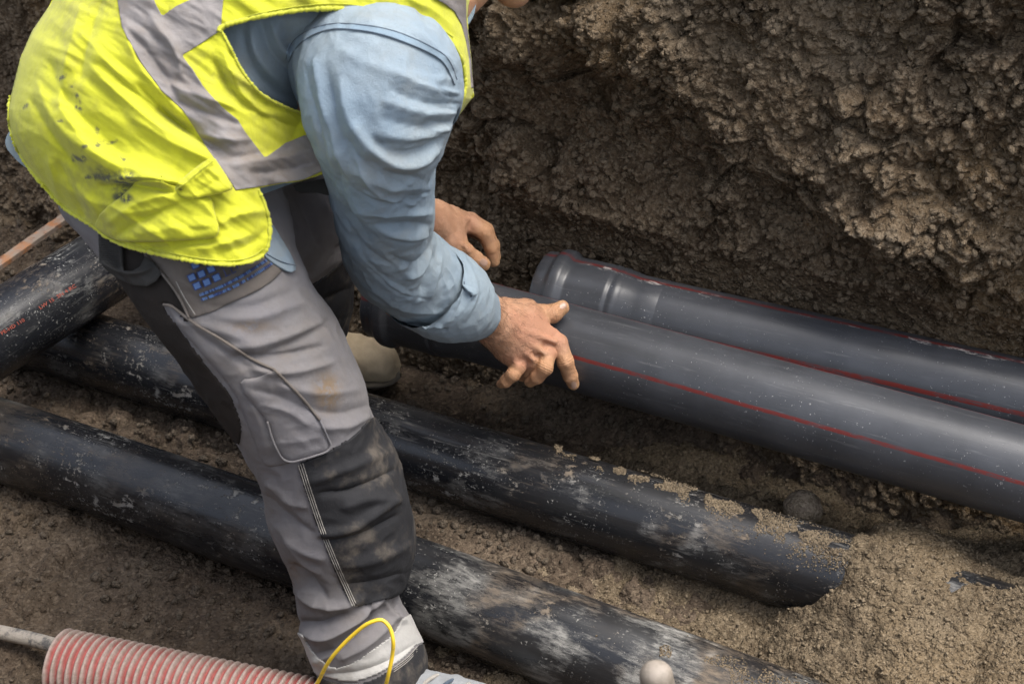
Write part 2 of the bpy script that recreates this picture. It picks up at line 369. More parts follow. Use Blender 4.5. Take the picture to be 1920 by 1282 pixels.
# ------------------------------------------------------------------ pipes
def pipe_mat(name, base, dirt, streak, dirt_amt, rough, speck, sheen=0., patch=.5, dcol2=(.17, .13, .09), along=None):
    m = NT(name); v = m.coord((1, 1, 1), 'pc'); vl = m.coord((1, 1, .09), 'pc'); vc = m.coord((.35, .35, 2.2), 'pc')
    big = m.noise(v, 8.5, 3, .55, .6); fine = m.noise(v, 70, 6, .7); st = m.noise(vl, 120, 4, .65); med = m.noise(v, 17, 5, .65, .6)
    vs = m.coord((1, 1, .3), 'pc'); vb = m.coord((1, 1, .1), 'pc'); grit = m.noise(vs, 150, 6, .8); sm = m.noise(vs, 12, 5, .65, .8); br = m.noise(vb, 75, 5, .75)
    k = m.ramp(m.math('ADD', m.math('ADD', m.math('MULTIPLY', big, .38), m.math('MULTIPLY', sm, .34)), m.math('ADD', m.math('MULTIPLY', br, .12), m.math('MULTIPLY', grit, .16))), .51 + (patch - .5), .64 + (patch - .5))
    k = m.math('MULTIPLY', k, m.ramp(grit, .34, .60, .25, 1))
    film = m.ramp(m.noise(vs, 4.5, 4, .6), .42, .7, 0, .10 if streak > .12 else .0); k = m.math('MAXIMUM', k, film)
    sk = m.math('MULTIPLY', m.ramp(st, .56, .74), streak)
    sp_ = m.ramp(m.noise(v, 210, 2, .6), *((.62, .70) if speck > .6 else (.665, .72)), 0, speck)
    spm = m.math('MULTIPLY', sp_, m.ramp(med, .42, .58))
    if speck > .6:                                              # splashed, dried mud
        bl = m.math('MULTIPLY', m.ramp(m.noise(m.coord((1, 1, .6), 'pc'), 62, 6, .75), .56, .62, 0, .75), m.ramp(m.noise(v, 7, 3, .5, .5), .5, .62)); spm = m.math('MAXIMUM', spm, bl)
    if along:
        zz = m.n('SeparateXYZ', i0=m.n('Attribute', attribute_name='pc').outputs['Vector']).outputs[2]; k = m.math('MULTIPLY', k, m.ramp(zz, *along))
    tot = m.math('MAXIMUM', m.math('MULTIPLY', k, dirt_amt), m.math('MAXIMUM', sk, spm), True)
    ba = m.mix(m.ramp(m.noise(v, 9, 4, .6), .3, .7), base, tuple(x * 1.4 + .002 for x in base))
    dc = m.mix(m.ramp(m.noise(v, 8, 3), .45, .6), dirt, dcol2)
    col = m.mix(tot, ba, dc)
    rgh = m.math('ADD', m.math('MULTIPLY', tot, .45), m.ramp(m.noise(vl, 40, 4), .3, .7, rough - .05, rough + .07), True)
    nrm = m.bump(m.math('ADD', m.math('MULTIPLY', tot, 1.), m.math('MULTIPLY', m.noise(vl, 60, 3), .3)), .0009, 1.)
    return m, col, rgh, nrm
def stripes(m, col, rgh, angs, wdt, scuff=None, red=(.125, .018, .015)):
    "red lines running the length of the pipe at the given angles"
    at = m.n('Attribute', attribute_name='pc').outputs['Vector']; sx = m.n('SeparateXYZ', i0=at).outputs
    ang = m.math('ARCTAN2', sx[1], sx[0])
    wob = m.math('MULTIPLY', m.math('SUBTRACT', m.noise(m.coord((1, 1, 1), 'pc'), 14, 4, .7), .5), .05)
    f = None
    for a_ in angs:
        d_ = m.math('ABSOLUTE', m.math('SUBTRACT', m.math('ADD', ang, wob), a_))
        g = m.ramp(d_, wdt * .85, wdt * 1.1, 1, 0); f = g if f is None else m.math('MAXIMUM', f, g)
    wear = m.ramp(m.noise(m.coord((1, 1, .35), 'pc'), 90, 4, .7), .36, .54, .3, 1)
    out = m.mix(m.math('MULTIPLY', f, wear), col, red)
    if scuff:
        d_ = m.math('ABSOLUTE', m.math('SUBTRACT', ang, scuff)); g = m.math('MULTIPLY', m.ramp(d_, .05, .11, 1, 0), m.ramp(m.noise(m.coord((1, 1, .3), 'pc'), 55, 5, .8), .55, .62))
        out = m.mix(m.math('MULTIPLY', g, m.ramp(m.noise(m.coord((1, 1, 1), 'pc'), 4, 2), .42, .5)), out, (.42, .38, .35))
    return out
m, c_, r_, n_ = pipe_mat('old_pipe_near', (.007, .0075, .009), (.30, .29, .265), .22, .9, .27, .8, patch=.458, along=(1.75, 2.35, .22, 1.))
M_near = m.done(c_, r_, n_)
m, c_, r_, n_ = pipe_mat('old_pipe_middle', (.007, .0075, .009), (.28, .27, .25), .25, .5, .25, .8, patch=.50)
M_mid = m.done(c_, r_, n_)
m, c_, r_, n_ = pipe_mat('old_pipe_cross', (.007, .008, .011), (.32, .32, .30), .2, .75, .25, .95, patch=.505)
M_cross = m.done(c_, r_, n_)
m, c_, r_, n_ = pipe_mat('new_pipe', (.036, .038, .043), (.4, .4, .4), .10, .12, .36, .55, patch=.6, dcol2=(.3, .3, .3))
M_new_f = m.done(stripes(m, c_, r_, (1.13, 2.7, -2.0, -.52), .045), r_, n_)
m, c_, r_, n_ = pipe_mat('new_pipe_behind', (.036, .038, .043), (.4, .4, .4), .10, .12, .36, .55, patch=.6, dcol2=(.3, .3, .3))
M_new_b = m.done(stripes(m, c_, r_, (-.11, 1.22, 2.79, -1.79), .055, -.05), r_, n_)
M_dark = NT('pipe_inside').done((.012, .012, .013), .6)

def old_pipe(name, px, z, s_ext0, s_ext1, mat, label, r=.08):
    P = hz(np.array([p_[0] for p_ in px]), np.array([p_[1] for p_ in px]), z)
    s = arclen(P); k = (P[-1] - P[0]) / s[-1]
    c = np.polyfit(s, P @ NV, 2); c2 = np.polyfit(s, P @ EV, 1)          # a gentle bend, as laid
    sx = np.linspace(-s_ext0, s[-1] + s_ext1, 90)
    Q = T(np.polyval(c2, sx), np.polyval(c, np.clip(sx, -.3, s[-1] + .1)) if name != 'cross' else np.polyval(np.polyfit(s, P @ NV, 1), sx), z)
    return P, Q
def hollow(name, Q, r, mat, label, cat, th=.009, prof=None, seg=96):
    "open ended pipe: outside, two rims and the bore"
    root = empty(name, Q[0], label, cat)
    s = arclen(Q); L = s[-1]
    if prof is None: prof = [(0, r - .003), (.003, r), (L - .003, r), (L, r - .003)]
    ps = np.array([p_[0] for p_ in prof]); pr = np.array([p_[1] for p_ in prof])
    sv = np.unique(np.concatenate([ps, np.linspace(0, L, 60)])); sv = sv[sv <= L]
    QQ = np.stack([np.interp(sv, s, Q[:, i]) for i in range(3)], -1)
    sweep('pipe_wall', QQ, np.interp(sv, ps, pr), mat, root, seg, caps=False)
    inner = np.maximum(np.interp(sv, ps, pr) - th, r - th)
    t, a, b = frames(QQ); th_ = np.linspace(0, 2 * np.pi, seg, endpoint=False)
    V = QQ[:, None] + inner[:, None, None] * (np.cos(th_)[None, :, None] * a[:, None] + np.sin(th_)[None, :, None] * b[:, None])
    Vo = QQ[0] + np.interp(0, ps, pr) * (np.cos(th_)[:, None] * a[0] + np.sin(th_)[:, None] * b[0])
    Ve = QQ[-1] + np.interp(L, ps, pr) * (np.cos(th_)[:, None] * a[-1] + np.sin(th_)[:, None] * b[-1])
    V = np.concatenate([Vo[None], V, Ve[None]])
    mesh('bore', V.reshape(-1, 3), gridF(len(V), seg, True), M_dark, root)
    return root
NEARP = [(0, 824), (490, 992), (860, 1128), (1100, 1212), (1548, 1385)]
_, Qn = old_pipe('near', NEARP, .08, 1.0, .5, M_near, '')
hollow('sewer_pipe', Qn, .08, M_near, 'black pipe nearest the camera, streaked with pale dry mud, lying behind the ribbed red conduit', 'pipe')
_, Qm = old_pipe('mid', [(60, 620), (190, 661), (443, 743), (775, 838), (1100, 940), (1313, 1004), (1500, 1062)], .08, .9, .5, M_mid, '')
hollow('sewer_pipe', Qm, .08, M_mid, 'black pipe on the trench floor, its right end sunk in the sand heap', 'pipe')
Pd = hz(np.array([-160, 330]), np.array([724, 414]), .245); Pd = Pd[0] + (Pd[1] - Pd[0]) * np.linspace(0, 1, 40)[:, None]
cross = hollow('sewer_pipe', Pd, .08, M_cross, 'black pipe with red lettering lying crosswise over the others behind the worker', 'pipe')
def socket_prof(L, r=.08):
    return [(0, .084), (.004, .088), (.020, .0885), (.026, .0895), (.031, .0965), (.036, .0985), (.050, .0985), (.055, .0965), (.062, .0895), (.067, .0885), (.150, .0880), (.1515, .0862), (.156, .0858), (.160, .0868), (.168, .0866), (.171, .0852), (.177, .0846), (.20, .0805), (.212, .080), (.25, .0801), (.2515, .0796), (L - .003, .0796), (L, .077)]
def straight(pa, pb, z, ext):
    P = hz(np.array([pa[0], pb[0]]), np.array([pa[1], pb[1]]), z); d_ = P[1] - P[0]; L = np.linalg.norm(d_)
    return P[0] + d_ / L * np.linspace(0, L + ext, 60)[:, None]
Qf = straight((716, 552), (1920, 888), .295, .9)
pf = hollow('socket_pipe', Qf, .08, M_new_f, 'grey pipe with a red line along its side, the one the worker is setting down', 'pipe', prof=socket_prof(arclen(Qf)[-1]))
Qb = straight((1017, 551), (1400, 638), .295, 1.7)
pb = hollow('socket_pipe', Qb, .08, M_new_b, 'grey pipe against the earth wall, its open ringed socket end showing', 'pipe', prof=socket_prof(arclen(Qb)[-1]))

# ------------------------------------------------------------------ tools for cloth and skin
from mathutils.bvhtree import BVHTree
def interior(poly, x, y):
    poly = np.asarray(poly, float); ins = np.zeros(np.shape(x), bool); n = len(poly)
    for i in range(n):
        x0, y0 = poly[i]; x1, y1 = poly[(i + 1) % n]
        if y0 == y1: continue
        c = ((y0 > y) != (y1 > y)) & (x < (x1 - x0) * (y - y0) / (y1 - y0) + x0); ins ^= c
    return ins
def segdist(pts, x, y, closed=False):
    "distance to a polyline, nearest point and position 0..1 along it"
    pts = np.asarray(pts, float); n = len(pts); best = np.full(np.shape(x), 1e9); bx = np.zeros_like(best); by = np.zeros_like(best); bt = np.zeros_like(best)
    m = n if closed else n - 1
    for i in range(m):
        a = pts[i]; b = pts[(i + 1) % n]; d = b - a; L = max(d @ d, 1e-9)
        t = np.clip(((x - a[0]) * d[0] + (y - a[1]) * d[1]) / L, 0, 1); qx = a[0] + t * d[0]; qy = a[1] + t * d[1]
        r = np.hypot(x - qx, y - qy); k = r < best
        best = np.where(k, r, best); bx = np.where(k, qx, bx); by = np.where(k, qy, by); bt = np.where(k, (i + t) / m, bt)
    return best, bx, by, bt
def rnd(poly, k=2, closed=True):
    "soften the corners of an outline"
    P = np.asarray(poly, float)
    for _ in range(k):
        if closed:
            Q = np.roll(P, -1, 0); P = np.stack([.8 * P + .2 * Q, .2 * P + .8 * Q], 1).reshape(-1, 2)
        else:
            A = P[:-1]; B = P[1:]; P = np.concatenate([P[:1], np.stack([.75 * A + .25 * B, .25 * A + .75 * B], 1).reshape(-1, 2), P[-1:]])
    return P
def creases(strokes, x, y):
    "sum of soft ridges (+) and furrows (-): (points, width, height in mm)"
    h = np.zeros(np.shape(x))
    for pts, wd, am in strokes:
        d, _, _, t = segdist(rnd(pts, 2, False), x, y)
        tp = np.sin(np.pi * np.clip(.08 + .84 * t, 0, 1)) ** .8
        ww = wd * (.6 + .4 * tp); h = h + am * .001 * tp * (.6 * np.exp(-(d / ww) ** 2) + .5 * np.exp(-(np.sqrt(d * d + 1.2) / (.45 * ww))))
    return h
def gnormals(V, wrap=True):
    du = np.gradient(V, axis=0)
    dv = (np.roll(V, -1, 1) - np.roll(V, 1, 1)) if wrap else np.gradient(V, axis=1)
    n = np.cross(du, dv); return n / (np.linalg.norm(n, axis=-1)[..., None] + 1e-12)
def loft(rings, nu=300, nv=220, disp=None, sq=1.0, rough=.0016, rsc=.05, caps=False):
    "cloth tube: rings of (left px, left py, right px, right py, depth of centre, half thickness)"
    A = np.array(rings, float); u = np.linspace(0, len(A) - 1, nu); K = smooth1(np.arange(len(A)), A, u)
    Lp = W(K[:, 0], K[:, 1], K[:, 4]); Rp = W(K[:, 2], K[:, 3], K[:, 4]); C = (Lp + Rp) / 2; a = (Rp - Lp) / 2
    t = np.gradient(C, axis=0); ker = np.ones(9) / 9
    t = np.stack([np.convolve(np.pad(t[:, i], 4, 'edge'), ker, 'valid') for i in range(3)], -1)
    b = np.cross(t, a); b /= np.linalg.norm(b, axis=1)[:, None]
    b *= np.where(b @ FW > 0, -1, 1)[:, None] * K[:, 5][:, None]
    th = np.linspace(0, 2 * np.pi, nv, endpoint=False); c_, s_ = np.cos(th), np.sin(th)
    V = C[:, None] + c_[None, :, None] * a[:, None] + s_[None, :, None] * b[:, None]     # theta pi/2 faces the camera
    N = gnormals(V); 
    if ((N * (V - C[:, None])).sum(-1).mean() < 0): N = -N
    d = rough * fbm(V, rsc, 4, 301) + .45 * rough * (1 - np.abs(vnoise(V + .02 * np.stack([vnoise(V, .05, 9)] * 3, -1), .03, 311)) * 2.2)
    if disp is not None:
        x, y, _ = proj(V); fac = sstep((N @ FW) * -1, -.35, .25); d = d + disp(x, y) * fac
    V = V + N * d[..., None]
    F = gridF(nu, nv, True)
    return V.reshape(-1, 3), F
def bvh(Vs):
    V = np.concatenate([v for v, f in Vs]); off = 0; Fl = []
    for v, f in Vs: Fl += (f + off).tolist(); off += len(v)
    return BVHTree.FromPolygons(V.tolist(), Fl)
def castD(tree, x, y):
    sh = np.shape(x); xf, yf = np.ravel(x), np.ravel(y); out = np.full(xf.shape, np.nan); d = dirv(xf, yf); o = Vector(CAM)
    for i in range(len(xf)):
        v = Vector(d[i]); L = v.length; h = tree.ray_cast(o, v / L)
        if h[0] is not None: out[i] = h[3] / L
    bad = np.isnan(out)
    if bad.any() and not bad.all():
        g = np.where(~bad)[0]; 
        for i in np.where(bad)[0]:
            j = g[np.argmin((xf[g] - xf[i]) ** 2 + (yf[g] - yf[i]) ** 2)]; out[i] = out[j]
    return out.reshape(sh)
def cut_grid(poly, step, holes=()):
    "quads filling an outline, border points moved onto the outline"
    P = np.asarray(poly, float); x0, y0 = P.min(0) - step; x1, y1 = P.max(0) + step
    X, Y = np.meshgrid(np.arange(x0, x1 + step, step), np.arange(y0, y1 + step, step), indexing='ij')
    ins = interior(P, X, Y)
    for h in holes: ins &= ~interior(h, X, Y)
    q = ins[:-1, :-1].astype(int) + ins[1:, :-1] + ins[:-1, 1:] + ins[1:, 1:]
    use = q >= 1
    F = gridF(*X.shape)[use.ravel()]
    bd, bx, by, _ = segdist(P, X, Y, True)
    for h in holes:
        d2, b2x, b2y, _ = segdist(h, X, Y, True); k = d2 < bd; bd = np.where(k, d2, bd); bx = np.where(k, b2x, bx); by = np.where(k, b2y, by)
    mv = ~ins; X = np.where(mv, bx, X); Y = np.where(mv, by, Y)
    ids = np.unique(F); mp = np.full(X.size, -1); mp[ids] = np.arange(len(ids))
    return X.ravel()[ids], Y.ravel()[ids], mp[F]
def border(F):
    "border edges of a quad set, in order of the faces"
    E = np.concatenate([F[:, [0, 1]], F[:, [1, 2]], F[:, [2, 3]], F[:, [3, 0]]]); key = np.sort(E, 1); 
    _, inv, cnt = np.unique(key[:, 0].astype(np.int64) * 10 ** 7 + key[:, 1], return_inverse=True, return_counts=True)
    return E[cnt[inv] == 1]
def shell(x, y, F, D, th):
    "give a sheet seen at depth D real thickness th (metres)"
    A = W(x, y, D); 
    n = np.zeros_like(A); fn = np.cross(A[F[:, 2]] - A[F[:, 0]], A[F[:, 3]] - A[F[:, 1]])
    for k in range(4): np.add.at(n, F[:, k], fn)
    n /= np.linalg.norm(n, axis=1)[:, None] + 1e-12
    v = A - CAM; s = np.sign((n * v).sum(1))[:, None]; n = n * np.where(s == 0, 1, s)      # away from the camera
    B = A + n * th; E = border(F); N = len(A)
    S = np.stack([E[:, 0], E[:, 1], E[:, 1] + N, E[:, 0] + N], 1)
    return np.concatenate([A, B]), np.concatenate([F, F[:, ::-1] + N, S[:, ::-1]])
def fixn(o):
    import bmesh
    bm = bmesh.new(); bm.from_mesh(o.data); bmesh.ops.recalc_face_normals(bm, faces=bm.faces); bm.to_mesh(o.data); bm.free(); return o
def patch(name, poly, dfn, lift, th, mat, parent, step=3., strokes=(), nz=.0008, edge=.0, attrs=None, pad=0.):
    "a piece of cloth lying lift metres in front of the surface dfn, cut to an outline"
    x, y, F = cut_grid(poly, step); D = dfn(x, y)
    e = segdist(poly, x, y, True)[0]
    D = D - lift - creases(strokes, x, y) - pad * (1 - np.exp(-e / 14.)) + edge * np.exp(-e / 3.5)
    P = W(x, y, D); D = D - nz * fbm(P, .03, 3, 401)
    V, F2 = shell(x, y, F, D, th)
    at = {'edge': np.concatenate([e, e])}
    if attrs: at.update({k: np.concatenate([a(x, y)] * 2) for k, a in attrs.items()})
    return fixn(mesh(name, V, F2, mat, parent, attrs=at))
def pxline(name, pts, dfn, lift, r, mat, parent, n=60, closed=False, fr=0., seg=6):
    P = rnd(pts, 2, closed); 
    if closed: P = np.concatenate([P, P[:1]])
    s = np.concatenate([[0], np.cumsum(np.hypot(*np.diff(P, axis=0).T))]); q = np.linspace(0, s[-1], n)
    x = np.interp(q, s, P[:, 0]); y = np.interp(q, s, P[:, 1]); D = dfn(x, y) - lift
    D = np.convolve(np.pad(D, 2, 'edge'), np.ones(5) / 5, 'valid')
    Q = W(x, y, D)
    return sweep(name, Q, r * (1 + fr * rng.uniform(-1, 1, n)), mat, parent, seg)

# ------------------------------------------------------------------ cloth materials
def cloth(name, base, dirt, amt, rough=.85, weave=.0003, dsc=9., sheen=.15, tint=None, stain=None, wsc=900., lo=.45, hi=.75):
    m = NT(name); v = m.coord()
    a = m.noise(v, dsc, 5, .6); b = m.noise(v, 45, 5, .7)
    col = m.mix(m.ramp(b, .35, .7), base, tuple(x * .88 for x in base))
    if tint: col = m.mix(m.ramp(m.noise(v, 6, 3), .4, .65), col, tint)
    col = m.mix(m.math('MULTIPLY', m.ramp(m.math('ADD', m.math('MULTIPLY', a, .65), m.math('MULTIPLY', b, .35)), lo, hi), amt), col, dirt)
    if stain:
        f = m.math('MULTIPLY', m.ramp(m.fac('stain'), 0, 1), m.ramp(m.noise(v, 70, 4, .75), .38, .52))
        col = m.mix(f, col, stain)
    h = m.math('ADD', m.noise(v, wsc, 2, .5), m.math('MULTIPLY', m.noise(v, 120, 3, .6), 1.2))
    nrm = m.bump(h, weave * 3, .8)
    return m.done(col, rough, nrm, **{'Sheen_Weight': sheen, 'Specular_IOR_Level': .25})
M_vest = cloth('vest_fabric', (.47, .475, .022), (.28, .26, .05), .75, .75, stain=(.075, .078, .04), lo=.47, hi=.7)
M_trim = cloth('vest_trim', (.46, .47, .04), (.28, .26, .06), .35, .9)
M_band = cloth('reflective_tape', (.20, .185, .18), (.20, .15, .10), .6, .5, sheen=.0)
M_shirt = cloth('denim_shirt', (.235, .288, .325), (.25, .26, .245), .6, .9, tint=(.19, .25, .305), sheen=.03, weave=.0005)
M_seam = cloth('denim_seam', (.18, .245, .30), (.24, .27, .29), .5, .9)
M_thread = cloth('dark_thread', (.06, .08, .11), (.08, .1, .12), .3, .9)
M_trou = cloth('grey_work_cotton', (.168, .158, .157), (.19, .16, .13), .45, .95, tint=(.155, .148, .155), sheen=.03, stain=(.165, .12, .08))
M_flap = cloth('grey_work_cotton_flap', (.125, .108, .095), (.16, .13, .1), .5, .95, sheen=.03)
M_blk = cloth('black_knee_fabric', (.02, .02, .022), (.13, .11, .088), .75, .8, lo=.48, hi=.68, sheen=0, dsc=14.)
M_dkp = cloth('dark_panel', (.018, .015, .013), (.04, .03, .023), .4, .9, sheen=0)
M_refl = cloth('grey_ankle_band', (.36, .35, .33), (.24, .21, .17), .5, .6)
M_stitch = cloth('pale_stitching', (.3, .28, .25), (.2, .18, .15), .5, .9)
M_web = cloth('black_webbing', (.03, .029, .027), (.06, .05, .04), .4, .8, sheen=0)
M_logo = cloth('blue_embroidery', (.09, .17, .36), (.13, .17, .28), .5, .7)
M_logoe = cloth('dark_blue_embroidery', (.03, .05, .16), (.05, .08, .2), .4, .7)
M_boot = cloth('tan_boot_leather', (.42, .335, .225), (.32, .26, .18), .6, .75, sheen=0)
M_boot2 = cloth('grey_shoe_fabric', (.22, .23, .24), (.1, .1, .1), .7, .8)
M_sole = cloth('boot_sole', (.12, .10, .075), (.2, .16, .11), .5, .8)

# ------------------------------------------------------------------ the worker
ROOT = W(470, 760, 2.6); ROOT[2] = 0
man = empty('person', ROOT, 'worker in a yellow safety vest bending down with both hands at the grey pipe', 'person')

OUT = rnd([(150, -140), (100, 0), (60, 58), (38, 108), (20, 180), (15, 212), (22, 262), (50, 312), (100, 372), (150, 440), (210, 540), (320, 660), (560, 660), (660, 520), (690, 400), (740, 300), (860, 220), (889, 180), (884, 110), (876, 40), (880, 0), (900, -100), (880, -260), (700, -380), (420, -360), (230, -250)], 1)
VF = [  # folds of the vest
    ([(150, 60), (230, 150), (300, 205)], 20, 12), ([(190, 120), (300, 210), (430, 290)], 16, -14), ([(170, 130), (290, 235), (395, 290)], 14, 9),
    ([(70, 150), (90, 220), (170, 300), (240, 335)], 16, 9), ([(60, 190), (110, 270), (160, 330)], 12, -9), ([(95, 120), (130, 200), (230, 290)], 13, -8),
    ([(150, 10), (120, 120), (110, 200)], 14, 7), ([(190, 0), (160, 90), (150, 150)], 12, -7), ([(230, 50), (260, 130), (330, 200)], 16, 8), ([(90, 300), (105, 360), (110, 390)], 9, 8),
    ([(110, 200), (180, 300), (330, 340)], 26, 14), ([(200, 340), (270, 330), (340, 345)], 9, 12), ([(190, 348), (250, 345), (330, 362)], 9, -12),
    ([(260, 160), (340, 240), (400, 280)], 10, -8), ([(240, 215), (320, 270), (400, 300)], 14, 8), ([(420, 100), (450, 180), (520, 230)], 12, 8), ([(400, 110), (450, 200), (560, 240)], 12, -9),
    ([(280, 30), (330, 90), (340, 140)], 12, 7), ([(240, 60), (290, 110), (330, 180)], 10, -6), ([(300, 150), (370, 180), (440, 200)], 10, 6), ([(320, 185), (390, 215), (450, 235)], 10, -6), ([(360, 250), (420, 262), (470, 262)], 10, 6), ([(380, 280), (430, 300), (500, 285)], 9, -5),
    ([(460, 300), (520, 300), (600, 275)], 14, 7), ([(470, 325), (540, 320), (605, 300)], 9, -5), ([(410, 420), (450, 400), (500, 395)], 12, 7), ([(330, 462), (400, 465), (470, 440)], 10, 6), ([(420, 470), (470, 460), (500, 430)], 9, -4),
    ([(240, 470), (330, 462), (400, 455)], 8, -6), ([(20, 200), (40, 270), (90, 350)], 10, 6), ([(120, 330), (170, 380), (185, 410)], 12, 8), ([(110, 300), (150, 380), (160, 410)], 9, -7)]
def torso_D(x, y, side=1., fold=True):
    x = np.asarray(x, float); y = np.asarray(y, float)
    d = segdist(OUT, x, y, True)[0] * np.where(interior(OUT, x, y), 1, 0)
    q = np.clip(d / 190., 0, 1); bul = .2 * np.sqrt(1 - (1 - q) ** 2)
    Dm = 2.07 - .0 * y
    D = Dm - side * bul
    if side > 0:
        D = D + .16 * sstep(x, 400, 650) * sstep(y, 40, 220) * q
        if fold:
            wr = fbm(np.stack([(x * .8 + y * .55) / 1000, (x * -.55 + y * .8) / 260, 0 * x], -1), .22, 4, 501)
            D = D - 1.45 * creases(VF, x, y) - .006 * (1 - 2 * np.abs(wr)) * .8 * np.clip(d / 30, 0, 1)
    return D
# trousers
LR = [(190, 250, 500, 240, 2.10, .09), (150, 330, 520, 300, 2.09, .10), (112, 385, 545, 400, 2.08, .11), (168, 466, 560, 480, 2.065, .12), (250, 548, 604, 565, 2.06, .13), (325, 640, 645, 640, 2.08, .125),
      (395, 735, 683, 728, 2.115, .12), (450, 815, 702, 800, 2.15, .115), (484, 890, 744, 872, 2.185, .112), (505, 960, 765, 950, 2.215, .108), (527, 1025, 777, 1025, 2.25, .105), (553, 1092, 764, 1082, 2.265, .1), (560, 1140, 750, 1120, 2.275, .1),
      (570, 1195, 776, 1180, 2.285, .10), (592, 1250, 797, 1232, 2.29, .10), (612, 1300, 799, 1280, 2.30, .10), (640, 1330, 795, 1312, 2.31, .095)]
TS = [([(330, 600), (400, 610), (470, 640)], 14, 7), ([(400, 590), (470, 600), (560, 570)], 12, 7), ([(390, 575), (470, 580), (550, 545)], 9, -5), ([(430, 650), (500, 645), (590, 610)], 12, 8), ([(440, 668), (520, 670), (600, 650)], 8, -9), ([(470, 690), (540, 700), (620, 680)], 10, 7), ([(500, 660), (560, 640), (620, 600)], 9, -6), ([(560, 560), (600, 610), (640, 680)], 12, 6),
      ([(520, 720), (600, 740), (670, 730)], 14, 6), ([(560, 760), (630, 780), (690, 760)], 12, -5), ([(600, 800), (650, 800), (690, 780)], 10, 6),
      ([(580, 900), (640, 880), (720, 850)], 14, 7), ([(600, 925), (660, 920), (740, 880)], 9, -8), ([(600, 1000), (660, 990), (700, 960), (745, 930)], 10, 9), ([(600, 1012), (665, 1010), (740, 965)], 8, -8), ([(640, 950), (690, 930), (750, 940)], 12, 6), ([(640, 1060), (700, 1050), (765, 1020)], 14, 6), ([(650, 1095), (700, 1090), (760, 1070)], 9, -4),
      ([(500, 900), (540, 940), (575, 950)], 12, 7), ([(500, 930), (545, 975), (590, 1000)], 9, -6), ([(520, 980), (560, 1030), (610, 1045)], 14, 8), ([(545, 1060), (580, 1085), (610, 1120)], 12, -10), ([(540, 1010), (570, 1060), (600, 1075)], 8, 5),
      ([(560, 1110), (590, 1135), (640, 1140), (680, 1120)], 12, 10), ([(562, 1165), (600, 1170), (645, 1150)], 10, -11), ([(570, 1185), (610, 1200), (660, 1170), (720, 1120)], 12, 11), ([(600, 1225), (640, 1215), (690, 1170), (740, 1120)], 9, -10), ([(640, 1235), (690, 1210), (750, 1150)], 12, 8), ([(725, 1130), (735, 1155), (760, 1165)], 8, 7), ([(590, 1240), (625, 1225), (660, 1200)], 9, 5), ([(690, 1130), (700, 1160), (680, 1190)], 8, -6), ([(610, 1262), (660, 1262), (720, 1245), (780, 1205)], 8, -5)]
trR = loft(LR, 480, 300, lambda x, y: creases(TS, x, y) * 1.1, rough=.0022, rsc=.06)
LL = [(330, 220, 590, 300, 2.24, .12), (390, 320, 618, 362, 2.3, .12), (430, 400, 641, 440, 2.38, .115), (465, 470, 655, 500, 2.46, .11), (490, 535, 661, 552, 2.54, .105), (505, 590, 652, 600, 2.65, .1), (515, 650, 632, 640, 2.77, .085), (530, 690, 640, 685, 2.87, .08), (548, 715, 655, 705, 2.93, .078)]
LS = [([(500, 380), (530, 440), (560, 500)], 14, 10), ([(560, 370), (585, 420), (600, 470)], 14, -9), ([(600, 375), (625, 420), (635, 460)], 10, 7), ([(570, 530), (610, 500), (650, 480)], 10, 6), ([(580, 570), (620, 560), (655, 540)], 10, -7), ([(530, 360), (545, 410), (560, 440)], 10, -6)]
trL = loft(LL, 240, 200, lambda x, y: creases(LS, x, y), rough=.0025, rsc=.06)
HP = [(200, 300, 470, 330, 2.20, .13), (170, 380, 500, 420, 2.20, .13), (210, 460, 530, 480, 2.20, .13), (270, 540, 540, 540, 2.2, .10)]
trP = loft(HP, 60, 80)
_tb = bvh([trR, trP]); _gx, _gy = np.meshgrid(np.arange(60, 620, 10.), np.arange(240, 560, 10.), indexing='ij'); _gd = castD(_tb, _gx, _gy)
for _ in range(3): _gd = np.minimum(_gd, (np.pad(_gd, 1, 'edge')[2:, 1:-1] + np.pad(_gd, 1, 'edge')[:-2, 1:-1] + np.pad(_gd, 1, 'edge')[1:-1, 2:] + np.pad(_gd, 1, 'edge')[1:-1, :-2]) / 4)
def thighD(x, y):
    u = np.clip((x - 60) / 10, 0, 54.99); v = np.clip((y - 240) / 10, 0, 30.99); i = u.astype(int); j = v.astype(int); u = u - i; v = v - j
    return (1 - u) * (1 - v) * _gd[i, j] + u * (1 - v) * _gd[i + 1, j] + (1 - u) * v * _gd[i, j + 1] + u * v * _gd[i + 1, j + 1]
_torso0 = torso_D
def torso_D(x, y, side=1., fold=True):
    D = _torso0(x, y, side, False)
    if side < 0: return D
    x = np.asarray(x, float); y = np.asarray(y, float); k = sstep(y, 290, 350) * (1 - sstep(x, 520, 560)); m_ = thighD(x, y) - .022
    D = np.where(k > 0, D + k * (np.minimum(D, m_) - D), D)
    return D + (_torso0(x, y, side, True) - _torso0(x, y, side, False) if fold else 0)
